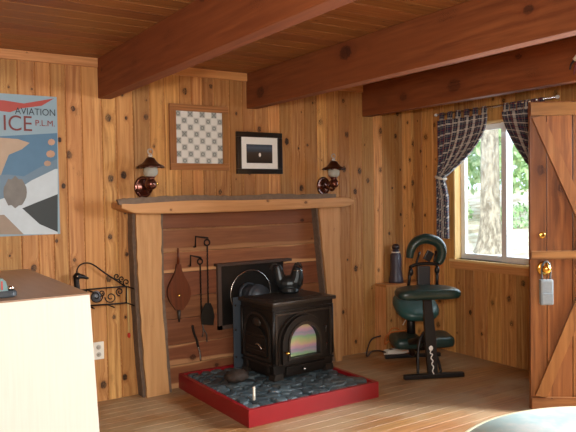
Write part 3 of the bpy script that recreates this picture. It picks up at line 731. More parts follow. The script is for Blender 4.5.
panel(bf, -wd+.035, wd-.035, .035, hh-.035, -.010, PAPERW, 'mat')
ph_ = panel(bf, -wd+.09, wd-.09, .085, hh-.095, -.012, LAND, 'photograph')
MB().ball((.002, -.0125, .15), (.011, .0008, .016)).build('white_spot', plain('white_print', '#f2f0e8', .5), ph_)

# poster
PX0, PX1, PZ0, PZ1 = .50, at(56.5, 97, 1, YB).x, at(58, 234, 1, YB).z, at(55, 97, 1, YB).z
po_ = thing('travel_poster', 'blue and white travel poster with red lettering on the boards left of fireplace', 'poster', (PX1, YB, PZ0))
MB().box((PX0-PX1, -.004, 0), (0, -.001, PZ1-PZ0)).build('paper', plain('poster_paper', '#7f98a4', .5, 0, .1, 6), po_)
art = MB(); amats = []
def patch(pts, col, lay, var=.12):
    amats.append(plain('print_'+col[1:], col, .5, 0, var, 14))
    w = local(po_, [at(x/2.54, 80+y/2.54, 1, YB) for x, y in pts]); w = [Vector((min(max(q.x, PX0-PX1), 0), -.0042-.0003*lay, min(max(q.z, 0), PZ1-PZ0))) for q in w]
    art.face(w, mi=len(amats)-1)
def blob(cx_, cy_, rx, ry, col, lay, n=20): patch([(cx_+rx*math.cos(k*2*PI/n), cy_+ry*math.sin(k*2*PI/n)*(1+.12*math.sin(3*k))) for k in range(n)], col, lay, .3)
patch([(-90, 148), (145, 135), (145, 262), (60, 255), (-90, 265)], '#456c88', 1)
patch([(-90, 140), (45, 150), (75, 160), (55, 176), (22, 190), (8, 225), (-5, 262), (-90, 262)], '#a58f78', 2)
patch([(-90, 250), (20, 240), (60, 245), (95, 225), (145, 200), (145, 330), (60, 330), (-90, 340)], '#5d7688', 3)
patch([(-90, 330), (10, 300), (80, 255), (140, 226), (146, 226), (146, 392), (60, 392), (-90, 392)], '#b4bfc4', 4)
patch([(56, 326), (100, 308), (146, 290), (146, 386), (100, 366)], '#20292a', 5)
blob(38, 285, 30, 38, '#6a6660', 6)
patch([(-90, 350), (10, 342), (60, 392), (-90, 392)], '#8c7a68', 7)
patch([(-90, 45), (10, 52), (60, 60), (137, 47), (105, 66), (55, 72), (25, 82), (-10, 78), (-90, 60)], '#9c3a30', 8)
blob(130, 158, 9, 8, '#b08a70', 8); blob(128, 188, 11, 9, '#a98468', 8); blob(120, 212, 9, 7, '#9c8068', 8)
art.build('printed_picture', amats, po_, fix=False)
def ptext(s_, x, y, h, col, wdt=1, mat=None):
    c = local(po_, [at(x/2.54, 80+y/2.54, 1, YB)])[0]
    text('lettering', s_, h, plain('ink_'+col[1:], col, .5), T(c.x, -.0068, c.z) @ RX(PI/2), po_, .0003, width=wdt)
ptext('AVIATION', 90, 82, .062, '#1d2a33', .88); ptext('ICE', 44, 112, .14, '#6a2420', .9); ptext('P.L.M.', 114, 111, .055, '#7c241e', .95)

# ------------------------------------------------------------------ lantern sconces
def sconce(x, label):
    o = thing('lantern_sconce', label, 'wall lamp', (x, YB, 1.475), 0, 'lantern wall lamps on either side above the mantel')
    pm = MB().lathe([(.078, 0), (.078, .008), (.070, .014), (.060, .012), (.050, .016), (.022, .024), (0, .026)], 28, RX(PI/2) @ Matrix.Diagonal((.86, 1, 1, 1))); pm.sm = [False]*len(pm.sm); pm.build('back_plate', COPPER, o)
    MB().tube(smooth_path([(0, -.02, 0), (0, -.07, -.02), (0, -.12, -.035), (0, -.15, -.02), (0, -.15, .005)]), .012, 10).build('arm', COPPER, o)
    MB().lathe([(.0, -.02), (.02, -.018), (.034, -.008), (.040, .008), (.040, .03), (.034, .042), (.026, .05), (.028, .064), (.036, .07)], 24, T(0, -.15, 0)).build('lamp_body', COPPER, o)
    MB().tube([(.036, -.15, .02), (.054, -.15, .02)], .008, 8).build('wick_knob', BRASS, o)
    MB().lathe([(.03, .07), (.048, .085), (.052, .11), (.044, .135), (.032, .145)], 24, T(0, -.15, 0)).build('glass_globe', LAMPGLASS, o)
    f_ = lambda i, a, r, z: (r, z-(.006*abs(math.sin(6*a)) if i in (0, 7) else 0))
    MB().lathe([(.098, .135), (.088, .147), (.062, .158), (.042, .178), (.03, .198), (.02, .203), (0, .206)], 48, T(0, -.15, 0), fn=f_).build('hat_shade', HATM, o)
    fi = MB().lathe([(.014, .206), (.018, .216), (.01, .224), (0, .226)], 14, T(0, -.15, 0)).build('finial', CLEAR, o)
    MB().tube([(.018*math.cos(a*PI/8), -.15, .244+.018*math.sin(a*PI/8)) for a in range(16)], .004, 8, True).build('ring', CLEAR, fi)
    return o
sconce(W(143.5, 184, .01).x, 'copper lantern wall lamp left of the checkered picture, glass globe and flared hat')
sconce(W(323.8, 184, .01).x, 'copper lantern wall lamp right of the framed photograph, glass globe and flared hat')

# ------------------------------------------------------------------ outlet, match, basket
p = at(98.5, 350.5, 1, YB)
ot = thing('wall_outlet', 'ivory electrical outlet plate low on the wall beside the cabinet', 'outlet', (p.x, YB, p.z))
MB().box((-.036, -.008, -.06), (.036, -.0005, .06), bev=.003).build('cover_plate', IVORY, ot)
for z in (-.025, .025):
    s_ = MB().lathe([(.017, 0), (.016, .003), (0, .003)], 18, T(0, -.008, z) @ RX(PI/2)).build('socket', plain('socket_grey', '#b9b2a2', .5), ot)
    m = MB()
    for x in (-.007, .005): m.box((x, -.0125, z-.004), (x+.002, -.0111, z+.006))
    m.build('slot', SLOT, s_)
a, b = at(127.3, 285, 1, YB-.012), at(129, 334, 1, YB-.012)
mt = thing('giant_match', 'long thin pale stick with red tip hanging beside left fireplace post', 'match', b)
MB().tube(local(mt, [a, (a+b)/2, b]), .006, 8).build('stick', PINE_SILL, mt)
MB().ball((0, 0, -.008), (.012, .012, .02)).build('red_tip', plain('red_tip', '#c8321e', .5), mt)

bk = thing('wrought_iron_basket', 'black wrought iron wall basket with animal head and scrollwork', 'basket', (1.42, YB-.002, .70))
BD = .03
def Bp(pts, d=BD): return local(bk, [at(x, y, 1, YB-d) for x, y in pts])
def bz(x, y): return 60+x/7.2, 250+y/7.2      # zoomed measuring frame
def B(pts, d=BD): return Bp([bz(*q) for q in pts], d)
m = MB()
for d in (.012, .16):
    m.tube(B([(190, 285), (330, 272), (480, 262)], d), .005, 8); m.tube(B([(200, 400), (340, 392), (480, 380)], d), .005, 8)
    m.tube(B([(478, 262), (478, 382)], d), .005, 8); m.tube(B([(190, 285), (200, 400)], d), .005, 8)
for q in ((190, 285), (200, 400), (480, 262), (480, 380), (340, 392)):
    u_, v_ = B([q], .012)[0], B([q], .16)[0]; v_.x = u_.x; v_.z = u_.z; m.tube([u_, v_], .005, 8)
m.build('basket_frame', WROUGHT, bk)
def spiral(c, r0, turns, a0, n=26, s=1): return [(c[0]+r0*(1-.8*i/n)*math.cos(a0+s*turns*2*PI*i/n), c[1]+r0*(1-.8*i/n)*math.sin(a0+s*turns*2*PI*i/n)) for i in range(n+1)]
for c, r, a0, s_ in (((260, 335), 48, 0, 1), ((365, 340), 42, PI, -1), ((430, 300), 30, 1.5, 1), ((300, 310), 22, 2, -1)):
    MB().tube(B(spiral(c, r, 1.4, a0, s=s_), .16), .0042, 8).build('scroll', WROUGHT, bk)
for c, r, a0 in (((410, 190), 24, 1.0), ((445, 208), 22, 1.5), ((478, 232), 26, 2.0)):
    MB().tube(B(spiral(c, r, 1.1, a0), .02), .0042, 8).build('scroll', WROUGHT, bk)
MB().tube(smooth_path(B([(120, 180), (128, 130), (160, 100), (205, 94), (250, 112), (330, 170), (400, 215), (470, 262)], .03)), .005, 8).build('handle', WROUGHT, bk)
hp = B([(125, 290), (120, 245), (118, 205), (130, 190), (165, 192), (205, 205)], .05)
m = MB(); m.tube(smooth_path([hp[0], hp[1], hp[2], hp[3]]), [.020]*8+[.019]*8+[.022]*9, 12); m.tube(smooth_path([hp[2]+Vector((-.01, 0, .004)), hp[3], hp[4], hp[5]]), [.017+.010*math.sin(min(1, i/12)*PI) if i < 12 else .017-.0008*(i-12) for i in range(25)], 12)
e0 = B([(95, 190), (118, 190)], .05); m.tube([e0[1], e0[0]], [.014, .006], 8)
m.tube(smooth_path(B([(122, 280), (150, 292), (190, 288)], .04)), .008, 8)
hd_ = m.build('animal_head', WROUGHT, bk)
MB().ball(hp[3]+Vector((-.012, -.028, .004)), .005).build('eye', STEEL, hd_)
m = MB(); q = B([(260, 335)], .10)[0]; m.ball(q, (.035, .03, .04)); m.build('grey_ornament', plain('grey_pewter', '#6d7076', .4, .4, .3), bk)

# ------------------------------------------------------------------ cabinet and gadget
CZ = .955
fr = at(90.7, 293, 2, CZ); bkc = at(31.5, 267.3, 2, CZ)
CX1 = fr.x; CY0 = fr.y; CY1 = min(bkc.y, YB-.03); CX0 = CX1-1.25
cb = thing('cream_cabinet', 'cream laminate cabinet with brown wood-look top in the left foreground', 'cabinet', ((CX0+CX1)/2, CY0, 0))
w2 = (CX1-CX0)/2; dd = CY1-CY0
m = MB(); m.prism([(-w2+.004, .004, 0), (w2+.04, .004, 0), (w2-.004, .004, CZ-.008), (-w2+.004, .004, CZ-.008)], (0, .018, 0)); m.build('front_panel', CREAM, cb)
m = MB(); m.box((w2-.022, .0225, 0), (w2-.006, dd, CZ-.022)); m.build('side_panel', plain('dark_side', '#3a2c22', .6), cb)
m = MB(); m.box((-w2+.006, .0225, 0), (-w2+.022, dd, CZ-.022)); m.build('side_panel', plain('dark_side', '#3a2c22', .6), cb)
m = MB(); m.box((-w2, .0225, CZ-.0215), (w2-.002, dd, CZ), bev=.002); m.box((-w2, .0, CZ-.0075), (w2-.002, .03, CZ), bev=.001); m.build('cabinet_top', BROWNTOP, cb)
gp = at(-4, 299, 2, CZ)
gd = thing('desk_gadget', 'small teal and grey gadget with a dark rounded base on the cabinet top', 'gadget', (gp.x, gp.y+.04, CZ+.001), math.radians(-8))
m = MB(); vs = []
for z, s_ in ((0, .92), (.006, 1), (.022, 1), (.03, .93)):
    for k in range(32):
        a = 2*PI*k/32; ex = .095*s_*math.copysign(abs(math.cos(a))**.6, math.cos(a)); ey = .042*s_*math.copysign(abs(math.sin(a))**.8, math.sin(a)); vs.append(Vector((ex, ey, z)))
fs = [(l*32+k, l*32+(k+1) % 32, l*32+32+(k+1) % 32, l*32+32+k) for l in range(3) for k in range(32)]+[list(range(32))[::-1], [96+k for k in range(32)]]
m.grid(vs, fs, smooth=False); m.build('base', plain('dark_rubber', '#2b3238', .5), gd)
m = MB(); m.prism([(-.06, -.02, .03), (.058, -.02, .03), (.05, -.02, .07), (.035, -.02, .085), (-.03, -.02, .09), (-.06, -.02, .08)], (0, .042, 0)); m.build('body', plain('teal_plastic', '#6a8f92', .3), gd)
MB().box((.028, -.024, .035), (.036, -.0205, .075)).build('red_stripe', plain('red_stripe', '#b03a34', .4), gd)
MB().ball((.068, -.01, .04), (.016, .014, .012)).build('silver_tip', STEEL, gd)

# ------------------------------------------------------------------ curtains
RX_ = XR-.075
ra_, rb_ = at(437, 115, 0, RX_), at(556, 97, 0, RX_); rz = (ra_.z+rb_.z)/2
rod = thing('curtain_rod', 'thin pale metal curtain rod with white end caps above the window', 'curtain rod', (RX_, (ra_.y+rb_.y)/2, rz))
ym = (ra_.y+rb_.y)/2
MB().tube([(0, ra_.y-ym, 0), (0, rb_.y-ym, 0)], .008, 10).build('bar', STEEL, rod)
for y, s_ in ((ra_.y-ym, 1), (rb_.y-ym, -1)): MB().ball((0, y+.012*s_, 0), (.014, .018, .014)).build('end_cap', WHITE, rod)
for y in (ra_.y-ym-.03, rb_.y-ym+.03): MB().tube([(0, y, 0), (.03, y, .005), (.0735, y, .0)], .005, 8).build('bracket', STEEL, rod)
def curtain(y_out, y_in, z_tie, z_bot, label, pw, sgn=1):
    """y_out: the gathered side, y_in: the far top corner. Tied back at z_tie."""
    o = thing('plaid_curtain', label, 'curtain', (RX_, y_out, rz), 0, 'plaid curtains'); NU, NV = 60, 56; zt = rz-.055; vs = []; uvs = []
    W0 = y_in-y_out
    for j in range(NV+1):
        t_ = j/NV; z = zt+(z_bot-zt)*t_; k = (zt-z)/(zt-z_tie)
        if k <= 1: wd_ = W0*(1-.86*max(0, k)**pw); shift = 0
        else: wd_ = W0*(.14+.09*min(1, (k-1)*3)); shift = 0
        for i in range(NU+1):
            s_ = i/NU; kk = min(1, k); sag = .10*math.sin(PI*min(1, k))*s_ if k < 1 else 0
            y = y_out+wd_*s_; amp = .012+.012*kk
            x = amp*math.sin(s_*2*PI*8)+.006*math.sin(s_*23+3*t_)
            zz_ = z-(0 if k > 1 else 0)
            vs.append(Vector((x-.012, y-y_out, zz_-rz)));  uvs.append((s_*abs(W0)*1.25, (z-zt)-(.35*s_*kk if k < 1 else .35*s_)))
    me = MB(); fs = [(j*(NU+1)+i, j*(NU+1)+i+1, (j+1)*(NU+1)+i+1, (j+1)*(NU+1)+i) for j in range(NV) for i in range(NU)]
    me.grid(vs, fs, smooth=True); me.uv = [[uvs[i] for i in f] for f in fs]
    c = me.build('cloth', PLAID, o, fix=False)
    md = c.modifiers.new('Solid', 'SOLIDIFY'); md.thickness = .002
    n = 6
    for i in range(n):
        y = W0*(i+.5)/n; m = MB(); w_ = .02
        prof_ = [(-.013, -.06), (-.0125, -.01), (-.009, .009), (0, .0125), (.009, .009), (.0125, -.01), (.006, -.06)]
        la = [(x, y-w_, z) for x, z in prof_]; lb_ = [(x, y+w_, z) for x, z in prof_]
        m.strip(la, lb_, (0, 0, .0015)); m.uv = [[(.03*i+q[0], q[1]) for q in u_] for u_ in m.uv]; m.build('tab', PLAID, o)
    m = MB(); yt = W0*.07; a_, b_ = abs(W0)*.085, .034
    m.tube([(-.012+b_*math.cos(q*PI/10), yt+a_*math.sin(q*PI/10), z_tie-rz+.012*math.sin(q*PI/10)*sgn) for q in range(20)], .012, 8, True); m.build('tie_back', plain('pale_tie', '#d8d0c2', .8), o)
    return o
cl = at(438, 120, 0, RX_).y; ci_ = at(489, 113, 0, RX_).y
curtain(cl, ci_, at(440, 178, 0, RX_).z, at(440, 238, 0, RX_).z, 'navy and red plaid curtain on the left side of window, tied back to wall', 2.0)
cr = 3.03; cri = at(503, 112, 0, RX_).y
curtain(cr, cri, 1.52, .95, 'navy and red plaid curtain on the right side of window, partly behind open door', 1.5, -1)

# ------------------------------------------------------------------ massage chair
mc = thing('massage_chair', 'dark green padded kneeling massage chair with black metal frame near the corner', 'massage chair', (3.60, 3.535, 0), math.radians(-25))
def cp(x, y, ly):
    """Photo point on the chair's cross plane, ly behind its front foot bar -> chair coordinates."""
    c_, s_ = math.cos(mc.rotation_euler.z), math.sin(mc.rotation_euler.z); nrm = Vector((-s_, c_, 0)); o_ = Vector(mc.location)+nrm*ly
    d = FW+(x-288)/F*RT+(216-y)/F*UP; t_ = (o_-EYE).dot(nrm)/d.dot(nrm); P = EYE+d*t_
    return local(mc, [P])[0]
def pad(name, outline, thick, mat, parent=mc, M=None):
    """Cushion: rounded outline in x, y; thickness in z."""
    m = MB(); n = len(outline); vs = []; cx0 = sum(p[0] for p in outline)/n; cy0 = sum(p[1] for p in outline)/n
    lev = [(.80, 0), (.95, .12), (1, .35), (1, .62), (.95, .85), (.82, .97), (.5, 1.0)]
    for s_, z in lev:
        for x, y in outline: vs.append(Vector((cx0+(x-cx0)*s_, cy0+(y-cy0)*s_, z*thick)))
    fs = [(l*n+k, l*n+(k+1) % n, l*n+n+(k+1) % n, l*n+n+k) for l in range(len(lev)-1) for k in range(n)]+[list(range(n))[::-1], [(len(lev)-1)*n+k for k in range(n)]]
    m.grid(vs, fs, smooth=True); return m.build(name, mat, parent, M)
def superell(a, b, e=.6, n=40, bend=0):
    out = []
    for k in range(n):
        t_ = 2*PI*k/n; x = a*math.copysign(abs(math.cos(t_))**e, math.cos(t_)); y = b*math.copysign(abs(math.sin(t_))**e, math.sin(t_)); out.append((x, y+bend*(x/a)**2))
    return out
# front foot bar and rear foot bar
a, b = cp(404, 380, 0), cp(463.5, 376, 0)
MB().box((a.x, -.022, .002), (b.x, .022, .036), bev=.006).build('foot_bar', CHAIRM, mc)
RY0 = .64
a, b = cp(385, 351, RY0), cp(440, 351, RY0)
MB().box((a.x, RY0-.02, .002), (b.x, RY0+.02, .032), bev=.006).build('foot_bar', CHAIRM, mc)
# front post: flat steel plate up to the arm rest
q0, q1, q2 = cp(432.5, 377, 0), cp(430, 338, .02), cp(427, 299, .05)
fpz = MB(); wv_ = .038
vs = []
for q, w_ in ((q0, .036), (q1, .042), (q2, .03)):
    for dx, dy in ((-w_, -.018), (w_, -.018), (w_, .018), (-w_, .018)): vs.append(q+Vector((dx, dy, 0)))
for v in vs[:4]: v.z = .036
fpz.grid(vs, [(4*i+k, 4*i+(k+1) % 4, 4*i+4+(k+1) % 4, 4*i+4+k) for i in range(2) for k in range(4)]+[(3, 2, 1, 0), (8, 9, 10, 11)])
front = fpz.build('front_post', CHAIRM, mc)
m = MB(); ty = -.0215
P_ = [cp(x, y, -.022) for x, y in [(431.5, 349), (430.2, 353), (432.5, 354.5), (431, 358), (433, 361), (431.8, 364), (433.6, 367), (432.6, 371), (434, 374)]]
m.tube(smooth_path(P_), .0045, 6); MB_ = m; MB_.ball(cp(431, 348.3, -.02), (.017, .003, .02)); m.build('white_emblem', plain('white_print', '#f0efe9', .5), front)
# slender strut and main spine
MB().tube(smooth_path([cp(418, 378, .03), cp(418, 355, .05), cp(420, 340, .07), cp(426, 330, .10)]), .012, 8).build('strut', CHAIRM, mc)
MB().tube(smooth_path([cp(441, 372, .03), cp(438, 360, .08), cp(434, 352, .12)]), .012, 8).build('strut', CHAIRM, mc)
sp0, sp1 = Vector((-.02, .02, .33)), Vector((-.02, RY0, .05))
MB().tube([Vector((.0, .03, .30)), Vector((-.05, .35, .20)), Vector(((a.x+b.x)/2, RY0, .03))], .026, 10).build('spine', CHAIRM, mc)
# seat, kneel pads
SY = .46
s0_, s1_ = cp(395, 309, SY), cp(437, 309, SY)
sx, sz = (s0_.x+s1_.x)/2, s0_.z
pad('seat', superell((s1_.x-s0_.x)/2, .19, .75), .085, GREEN_SEAT, M=T(sx, SY+.03, sz-.02) @ RX(.42))
MB().tube([(sx-.03, SY+.04, .20), (sx-.03, SY+.05, sz-.01)], .036, 12).build('seat_post', CHAIRM, mc)
KY = .40
k0, k1 = cp(393, 342, KY), cp(453.5, 340, KY)
for i, (xa, xb) in enumerate(((k0.x, (k0.x+k1.x)/2-.015), ((k0.x+k1.x)/2+.015, k1.x))):
    pad('kneel_pad', superell((xb-xa)/2, .12, .45), .085, GREEN, M=T((xa+xb)/2, KY+.05, k0.z-.045) @ RX(.12))
MB().tube([(k0.x+.05, KY+.05, k0.z-.05), (k1.x-.05, KY+.05, k0.z-.05)], .014, 8).build('kneel_bar', CHAIRM, mc)
# arm rest pad
a0, a1 = cp(394.5, 291.5, .02), cp(456.5, 290, .02)
arm = pad('arm_rest', superell((a1.x-a0.x)/2, .13, .6, bend=-.05), .075, GREEN, M=T((a0.x+a1.x)/2, .03, a0.z-.05) @ RX(.06))
MB().box((-.08, -.02, -.012), (.08, .12, .002)).build('arm_rest_bracket', CHAIRM, mc, T((a0.x+a1.x)/2, .03, a0.z-.053))
# head frame: centre plate, side rods, cross bar
HYY = .16
m = MB(); g0, g1 = cp(423.5, 299, HYY), cp(423, 266, HYY)
m.box((g0.x-.05, HYY-.02, g0.z), (g0.x+.05, HYY+.02, g1.z), bev=.008); m.build('centre_plate', plain('dark_plate', '#2b2a2c', .5), mc)
for xs_ in ((408.5, 410.5), (437.5, 437)):
    MB().tube([cp(xs_[0]-.5, 292, HYY-.01), cp(xs_[1], 266, HYY-.01)], .013, 8).build('side_rod', CHAIRM, mc)
MB().tube(smooth_path([cp(410, 267, HYY-.01), cp(417, 264.3, HYY-.01), cp(430, 263.5, HYY-.01), cp(438, 264.5, HYY-.01)]), .013, 8).build('cross_bar', CHAIRM, mc)
for q in ((411, 272), (437, 270)): MB().ball(cp(*q, HYY-.025), (.02, .02, .03)).build('clamp', CHAIRM, mc)
for p_, q_ in (((416, 265), (419.5, 252)), ((434, 263), (436, 251))):
    MB().tube([cp(*p_, HYY), cp(*q_, HYY+.02)], .009, 8).build('cradle_rod', CHAIRM, mc)
MB().box((-.03, -.01, -.04), (.03, .01, .04), bev=.008).build('cradle_plate', CHAIRM, mc, T(*cp(428.5, 256, HYY+.02)) @ RY(.5))
# face cradle: padded crescent
arc = [(409.5, 258), (410.5, 251), (413, 245.5), (417.5, 241), (424, 238.7), (431, 239.3), (437, 242), (440.8, 247), (441.6, 253), (440.2, 259.5), (437.5, 263)]
ap = smooth_path([cp(x, y, HYY-.02-.0*i) for i, (x, y) in enumerate(arc)]); n = len(ap)
rr = [.022+.018*math.sin(PI*min(1, max(0, i/(n-1)*.92+.04)))**.7 for i in range(n)]
MB().tube(ap, rr, 14, flat=1.35).build('face_cradle', GREEN, mc)

# ------------------------------------------------------------------ corner stand with bottle, power strip and cords
tl = at(386.5, 285, 1, 4.32)
wx0, wx1, wy0, wy1, wz = tl.x, XR-.02, 4.32, YB-.012, tl.z
ws = thing('pine_stand', 'low closed pine stand in the corner behind the massage chair', 'stand', ((wx0+wx1)/2, wy0, 0))
hw2 = (wx1-wx0)/2; dp = wy1-wy0
MB().box((-hw2-.008, -.008, wz-.022), (hw2, dp, wz), axis=0, bev=.003).build('stand_top', STANDW, ws)
for s_ in (-1, 1): MB().box((s_*hw2-(.02 if s_ > 0 else 0), .015, 0), (s_*hw2+(.02 if s_ < 0 else 0), dp, wz-.0225), axis=2).build('side_panel', PINE_TRIM, ws)
m = MB(); nb = 4; bw_ = 2*hw2/nb
for i in range(nb): m.box((-hw2+i*bw_+.0015, 0, 0), (-hw2+(i+1)*bw_-.0015, .0145, wz-.0225), axis=2, bev=.002)
m.build('front_boards', PINE, ws)
bp_ = at(402, 283, 1, 4.30)
bt = thing('slate_bottle', 'tall dark slate bottle with flared foot on the pine stand', 'bottle', (bp_.x+.015, 4.392, wz+.001))
MB().lathe([(.0, .0), (.068, .0), (.066, .02), (.056, .06), (.05, .12), (.052, .2), (.048, .25), (.03, .275), (.026, .30)], 24).build('body', plain('slate_glaze', '#3a3540', .4), bt)
MB().lathe([(.027, .30), (.034, .305), (.034, .33), (.02, .345), (0, .348)], 18).build('stopper', plain('dark_stopper', '#2a2224', .4), bt)
MB().tube([(.036*math.cos(a*PI/10), .036*math.sin(a*PI/10), .272) for a in range(20)], .005, 6, True).build('painted_glint', plain('painted_glint', '#e6e2da', .5), bt)  # white ring painted in for the glint on the neck
a, b = at(373, 352, 2, 0), at(405, 352, 2, 0)
ps = thing('power_strip', 'ivory power strip lying on the floor along the back wall', 'power strip', (a.x, 4.262, 0), math.radians(-3))
MB().box((0, -.025, .001), (.30, .03, .048), bev=.006).build('body', IVORY, ps)
for i in range(4): MB().box((.04+.065*i, -.013, .0485), (.075+.065*i, .018, .050)).build('socket', SLOT, ps)
zb = .05
def cord(name, pts, r, mat, label): 
    o = MB().tube(smooth_path(pts), r, 8).build(name, mat); tag(o, label, 'cord'); return o
pb = Vector(ps.location)
OR = plain('orange_rubber', '#b5601f', .5); DK = plain('dark_brown_cord', '#2c1a12', .5)
cord('orange_cord', [pb+Vector(q) for q in ((.09, 0, .06), (.05, .0, .12), (.0, .01, .10), (.02, .01, .17), (.10, .01, .19), (.22, .0, .19), (.33, -.01, .185))], .008, OR, 'orange extension cord looping up from the power strip')
cord('orange_cord', [pb+Vector(q) for q in ((.155, 0, .06), (.09, .03, .10), (.06, .032, .16), (.10, .035, .215), (.17, .03, .21), (.22, .025, .14), (.25, .01, .062))], .006, OR, 'thin orange cord coiled behind the power strip')
cord('dark_cord', [pb+Vector(q) for q in ((-.004, -.0, .03), (-.06, .01, .05), (-.13, .03, .05), (-.17, .05, .009), (-.15, .07, .06), (-.09, .08, .14), (-.02, .04, .17))], .007, DK, 'dark brown cord trailing left of the power strip')
cord('pale_cord', [pb+Vector(q) for q in ((.23, .03, .235), (.27, .03, .28), (.32, .02, .33), (.34, .02, .37))], .005, IVORY, 'pale cord rising behind the green seat')
ad = thing('power_adapter', 'black box adapter among the cords behind the massage chair', 'adapter', (pb.x+.30, pb.y-.03, 0), math.radians(-3))
MB().box((.02, -.02, .001), (.16, .03, .06), bev=.008).build('case', BLACK, ad)
MB().tube([(.158, 0, .03), (.2, .005, .02), (.24, .0, .0055)], .005, 8).build('lead', DK, ad)

# ------------------------------------------------------------------ round table
tb = thing('round_table', 'round pale teal table with cream rim in the right foreground', 'table', (1.565, .765, 0))
TR = .50
MB().lathe([(0, .712), (TR-.01, .712), (TR-.004, .716), (TR-.004, .738), (0, .738)], 96).build('table_top', TEAL, tb)
MB().tube([((TR)*math.cos(a*PI/48), (TR)*math.sin(a*PI/48), .727) for a in range(96)], .0125, 8, True).build('rim', plain('cream_rim', '#e2dfc2', .4), tb)
MB().lathe([(.05, .02), (.035, .05), (.03, .35), (.035, .66), (.09, .711)], 24).build('pedestal', BLACK, tb)
for k in range(4): MB().tube([(.03*math.cos(k*PI/2), .03*math.sin(k*PI/2), .06), (.2*math.cos(k*PI/2), .2*math.sin(k*PI/2), .035), (.32*math.cos(k*PI/2), .32*math.sin(k*PI/2), .016)], [.02, .017, .015], 10).build('leg', BLACK, tb)

# ornament hanging on the third beam's side
hp_ = at(574.5, 60, 0, BX[2]-.02)
ho = thing('beam_ornament', 'small white and dark red hanging ornament on the beam above the door', 'ornament', (BX[2]-.0005, hp_.y, hp_.z))
MB().tube([(-.0, -.06, .04), (-.02, -.03, .025), (-.022, .0, .0)], [.016, .017, .013], 10).build('white_tube', plain('white_shell', '#ece7da', .4), ho)
MB().tube(smooth_path([(-.022, .0, .0), (-.024, .02, -.025), (-.024, .028, -.055)]), [.008-.0002*i for i in range(17)], 8).build('prong', BLACK, ho)
MB().tube(smooth_path([(-.022, -.03, .015), (-.026, -.01, -.04), (-.026, .0, -.09)]), [.008-.0002*i for i in range(17)], 8).build('prong', plain('dark_red', '#6a2428', .5), ho)

# ------------------------------------------------------------------ outside
def gz(x): return -.12+(x-4.5)*.075
m = MB(); n = 24; vs = []; rs = random.Random(11)
for i in range(n+1):
    for j in range(n+1):
        x = XR+.12+22*i/n; y = -6+34*j/n; vs.append(Vector((x, y, gz(x)+(rs.uniform(-.05, .05) if i > 1 else 0))))
m.grid(vs, [(i*(n+1)+j, (i+1)*(n+1)+j, (i+1)*(n+1)+j+1, i*(n+1)+j+1) for i in range(n) for j in range(n)], smooth=True)
struct(m.build('ground', GROUND))
def tree(x, y, r, h, label, lean=0, flare=2.0):
    o = thing('tree', label, 'tree', (x, y, gz(x)-.06)); m = MB(); nu, nv = 22, 24; vs = []; rs = random.Random(int(x*10))
    for i in range(nv+1):
        t_ = i/nv; z = h*t_**1.6; R_ = r*(1-.35*t_)*(1+(flare-1)*math.exp(-z*3.2))
        for k in range(nu):
            a = 2*PI*k/nu; q = R_*(1+.06*math.sin(5*a)+.04*math.sin(9*a+z*2)+(.12*math.sin(4*a+1)*math.exp(-z*4)))
            vs.append(Vector((q*math.cos(a)+lean*z, q*math.sin(a), z)))
    m.grid(vs, [(i*nu+k, i*nu+(k+1) % nu, i*nu+nu+(k+1) % nu, i*nu+nu+k) for i in range(nv) for k in range(nu)], smooth=True)
    m.build('trunk', TRUNK, o); return o
def leaves(o, c, R_, n, size, mat, name='foliage', seed=1):
    rs = random.Random(seed); m = MB()
    for _ in range(n):
        v = Vector((rs.gauss(0, 1), rs.gauss(0, 1), rs.gauss(0, 1))).normalized()*rs.uniform(.35, 1)**.5
        p = Vector(c)+Vector((v.x*R_[0], v.y*R_[1], v.z*R_[2])); s_ = size*rs.uniform(.6, 1.4)
        e_ = Euler((rs.uniform(0, 6), rs.uniform(0, 6), rs.uniform(0, 6))).to_matrix()
        m.face([p+e_ @ Vector(q)*s_ for q in ((-.5, 0, 0), (0, -.28, 0), (.6, 0, .08), (0, .28, 0))], rn=(rs.random(), rs.random()))
    ob = m.build(name, mat, o, fix=False); return ob
TX, TY = 10., 8.27
t1 = tree(TX, TY, .19, 7, 'thick pale barked tree trunk close outside the window', .004, 1.75)
leaves(t1, (0, 0, 6.2), (2.2, 2.2, 1.3), 500, .22, LEAF, 'crown', 1)
bushes = [(14.5, 13.4, 2.4, 'bushy pale green tree left of the thick trunk outside', LEAF, 2), (17.5, 13.9, 3.0, 'leafy darker green tree right of the thick trunk outside', LEAF2, 3), (14., 10.1, 2.4, 'bushy green tree seen through the right window pane', LEAF, 4)]
for x, y, z, lb_, mt_, sd_ in bushes:
    o = tree(x, y, .07, 3.4, lb_, .01, 1.3); leaves(o, (0, 0, z), (1.5, 1.55, 1.7), 1500, .26, mt_, 'crown', sd_)
lbs = ['low shrub on the slope left of the thick trunk', 'low shrub on the slope just right of the thick trunk', 'low shrub on the slope in the right window pane']
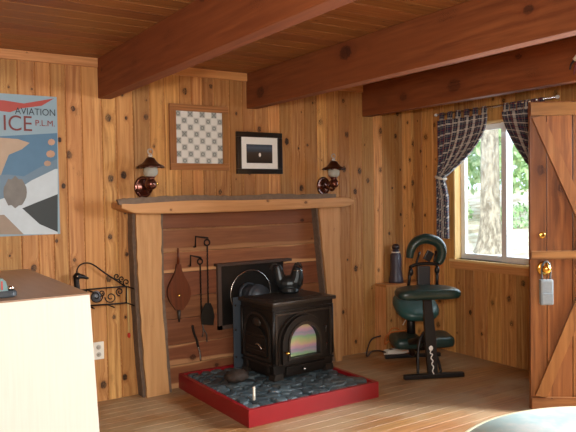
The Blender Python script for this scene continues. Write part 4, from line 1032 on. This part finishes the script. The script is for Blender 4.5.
for (x, y), lb_, sd_ in zip(((14., 12.9), (13.2, 10.0), (12.2, 8.0)), lbs, (7, 8, 9)):
    o = thing('shrub', lb_, 'shrub', (x, y, gz(x)-.05)); leaves(o, (0, 0, .3), (.6, .6, .35), 260, .14, LEAF2, 'foliage', sd_)
    MB().tube([(0, 0, 0), (.02, 0, .25), (0, .03, .45)], .015, 6).build('stem', TRUNK, o)

# ------------------------------------------------------------------ light
w = bpy.data.worlds.new('world'); SC.world = w; w.use_nodes = True; nt = w.node_tree; nt.nodes.clear()
wo = nt.nodes.new('ShaderNodeOutputWorld'); bg = nt.nodes.new('ShaderNodeBackground'); nt.links.new(bg.outputs[0], wo.inputs[0])
bg.inputs[0].default_value = (.86, .94, 1, 1); bg.inputs[1].default_value = 2.3
def lamp(name, typ, energy, loc, target, color=(1, 1, 1), size=1, sy_=None):
    l = bpy.data.lights.new(name, typ); l.energy = energy; l.color = color
    if typ == 'AREA':
        l.shape = 'RECTANGLE'; l.size = size; l.size_y = sy_ or size
    elif typ == 'SUN': l.angle = math.radians(1)
    else: l.shadow_soft_size = size
    o = bpy.data.objects.new(name, l); COL.objects.link(o); o.location = loc
    o.rotation_euler = (Vector(target)-Vector(loc)).to_track_quat('-Z', 'Y').to_euler(); return o
lamp('sun', 'SUN', 5.0, (-4, -8, 12), (10, 8.5, 0), (1, .96, .88))
lamp('rear_fill_light', 'AREA', 110, (.8, YF+.2, 1.95), (1.7, 2.6, .5), (1, .97, .92), 2.6, 1.3)  # added area fill inside the room; the solid wall behind has no window
lamp('flash', 'AREA', 60, (-.05, -.15, 1.62), (1.6, 4.0, 1.0), (1, .97, .9), .25, .2)
lamp('doorway_light', 'AREA', 430, (XR+.5, 1.56, 1.7), (1.8, 1.7, .3), (.93, .97, 1), .9, 1.2)
lamp('window_light', 'AREA', 14, (XR+.3, 3.49, 1.5), (3.0, 3.3, .3), (.92, .97, 1), .9, 1.0)

SC.view_settings.view_transform = 'Standard'; SC.view_settings.look = 'None'; SC.view_settings.exposure = 0; SC.view_settings.gamma = 1.03
SC.cycles.use_denoising = True
SC.cycles.max_bounces = 8; SC.cycles.transparent_max_bounces = 12
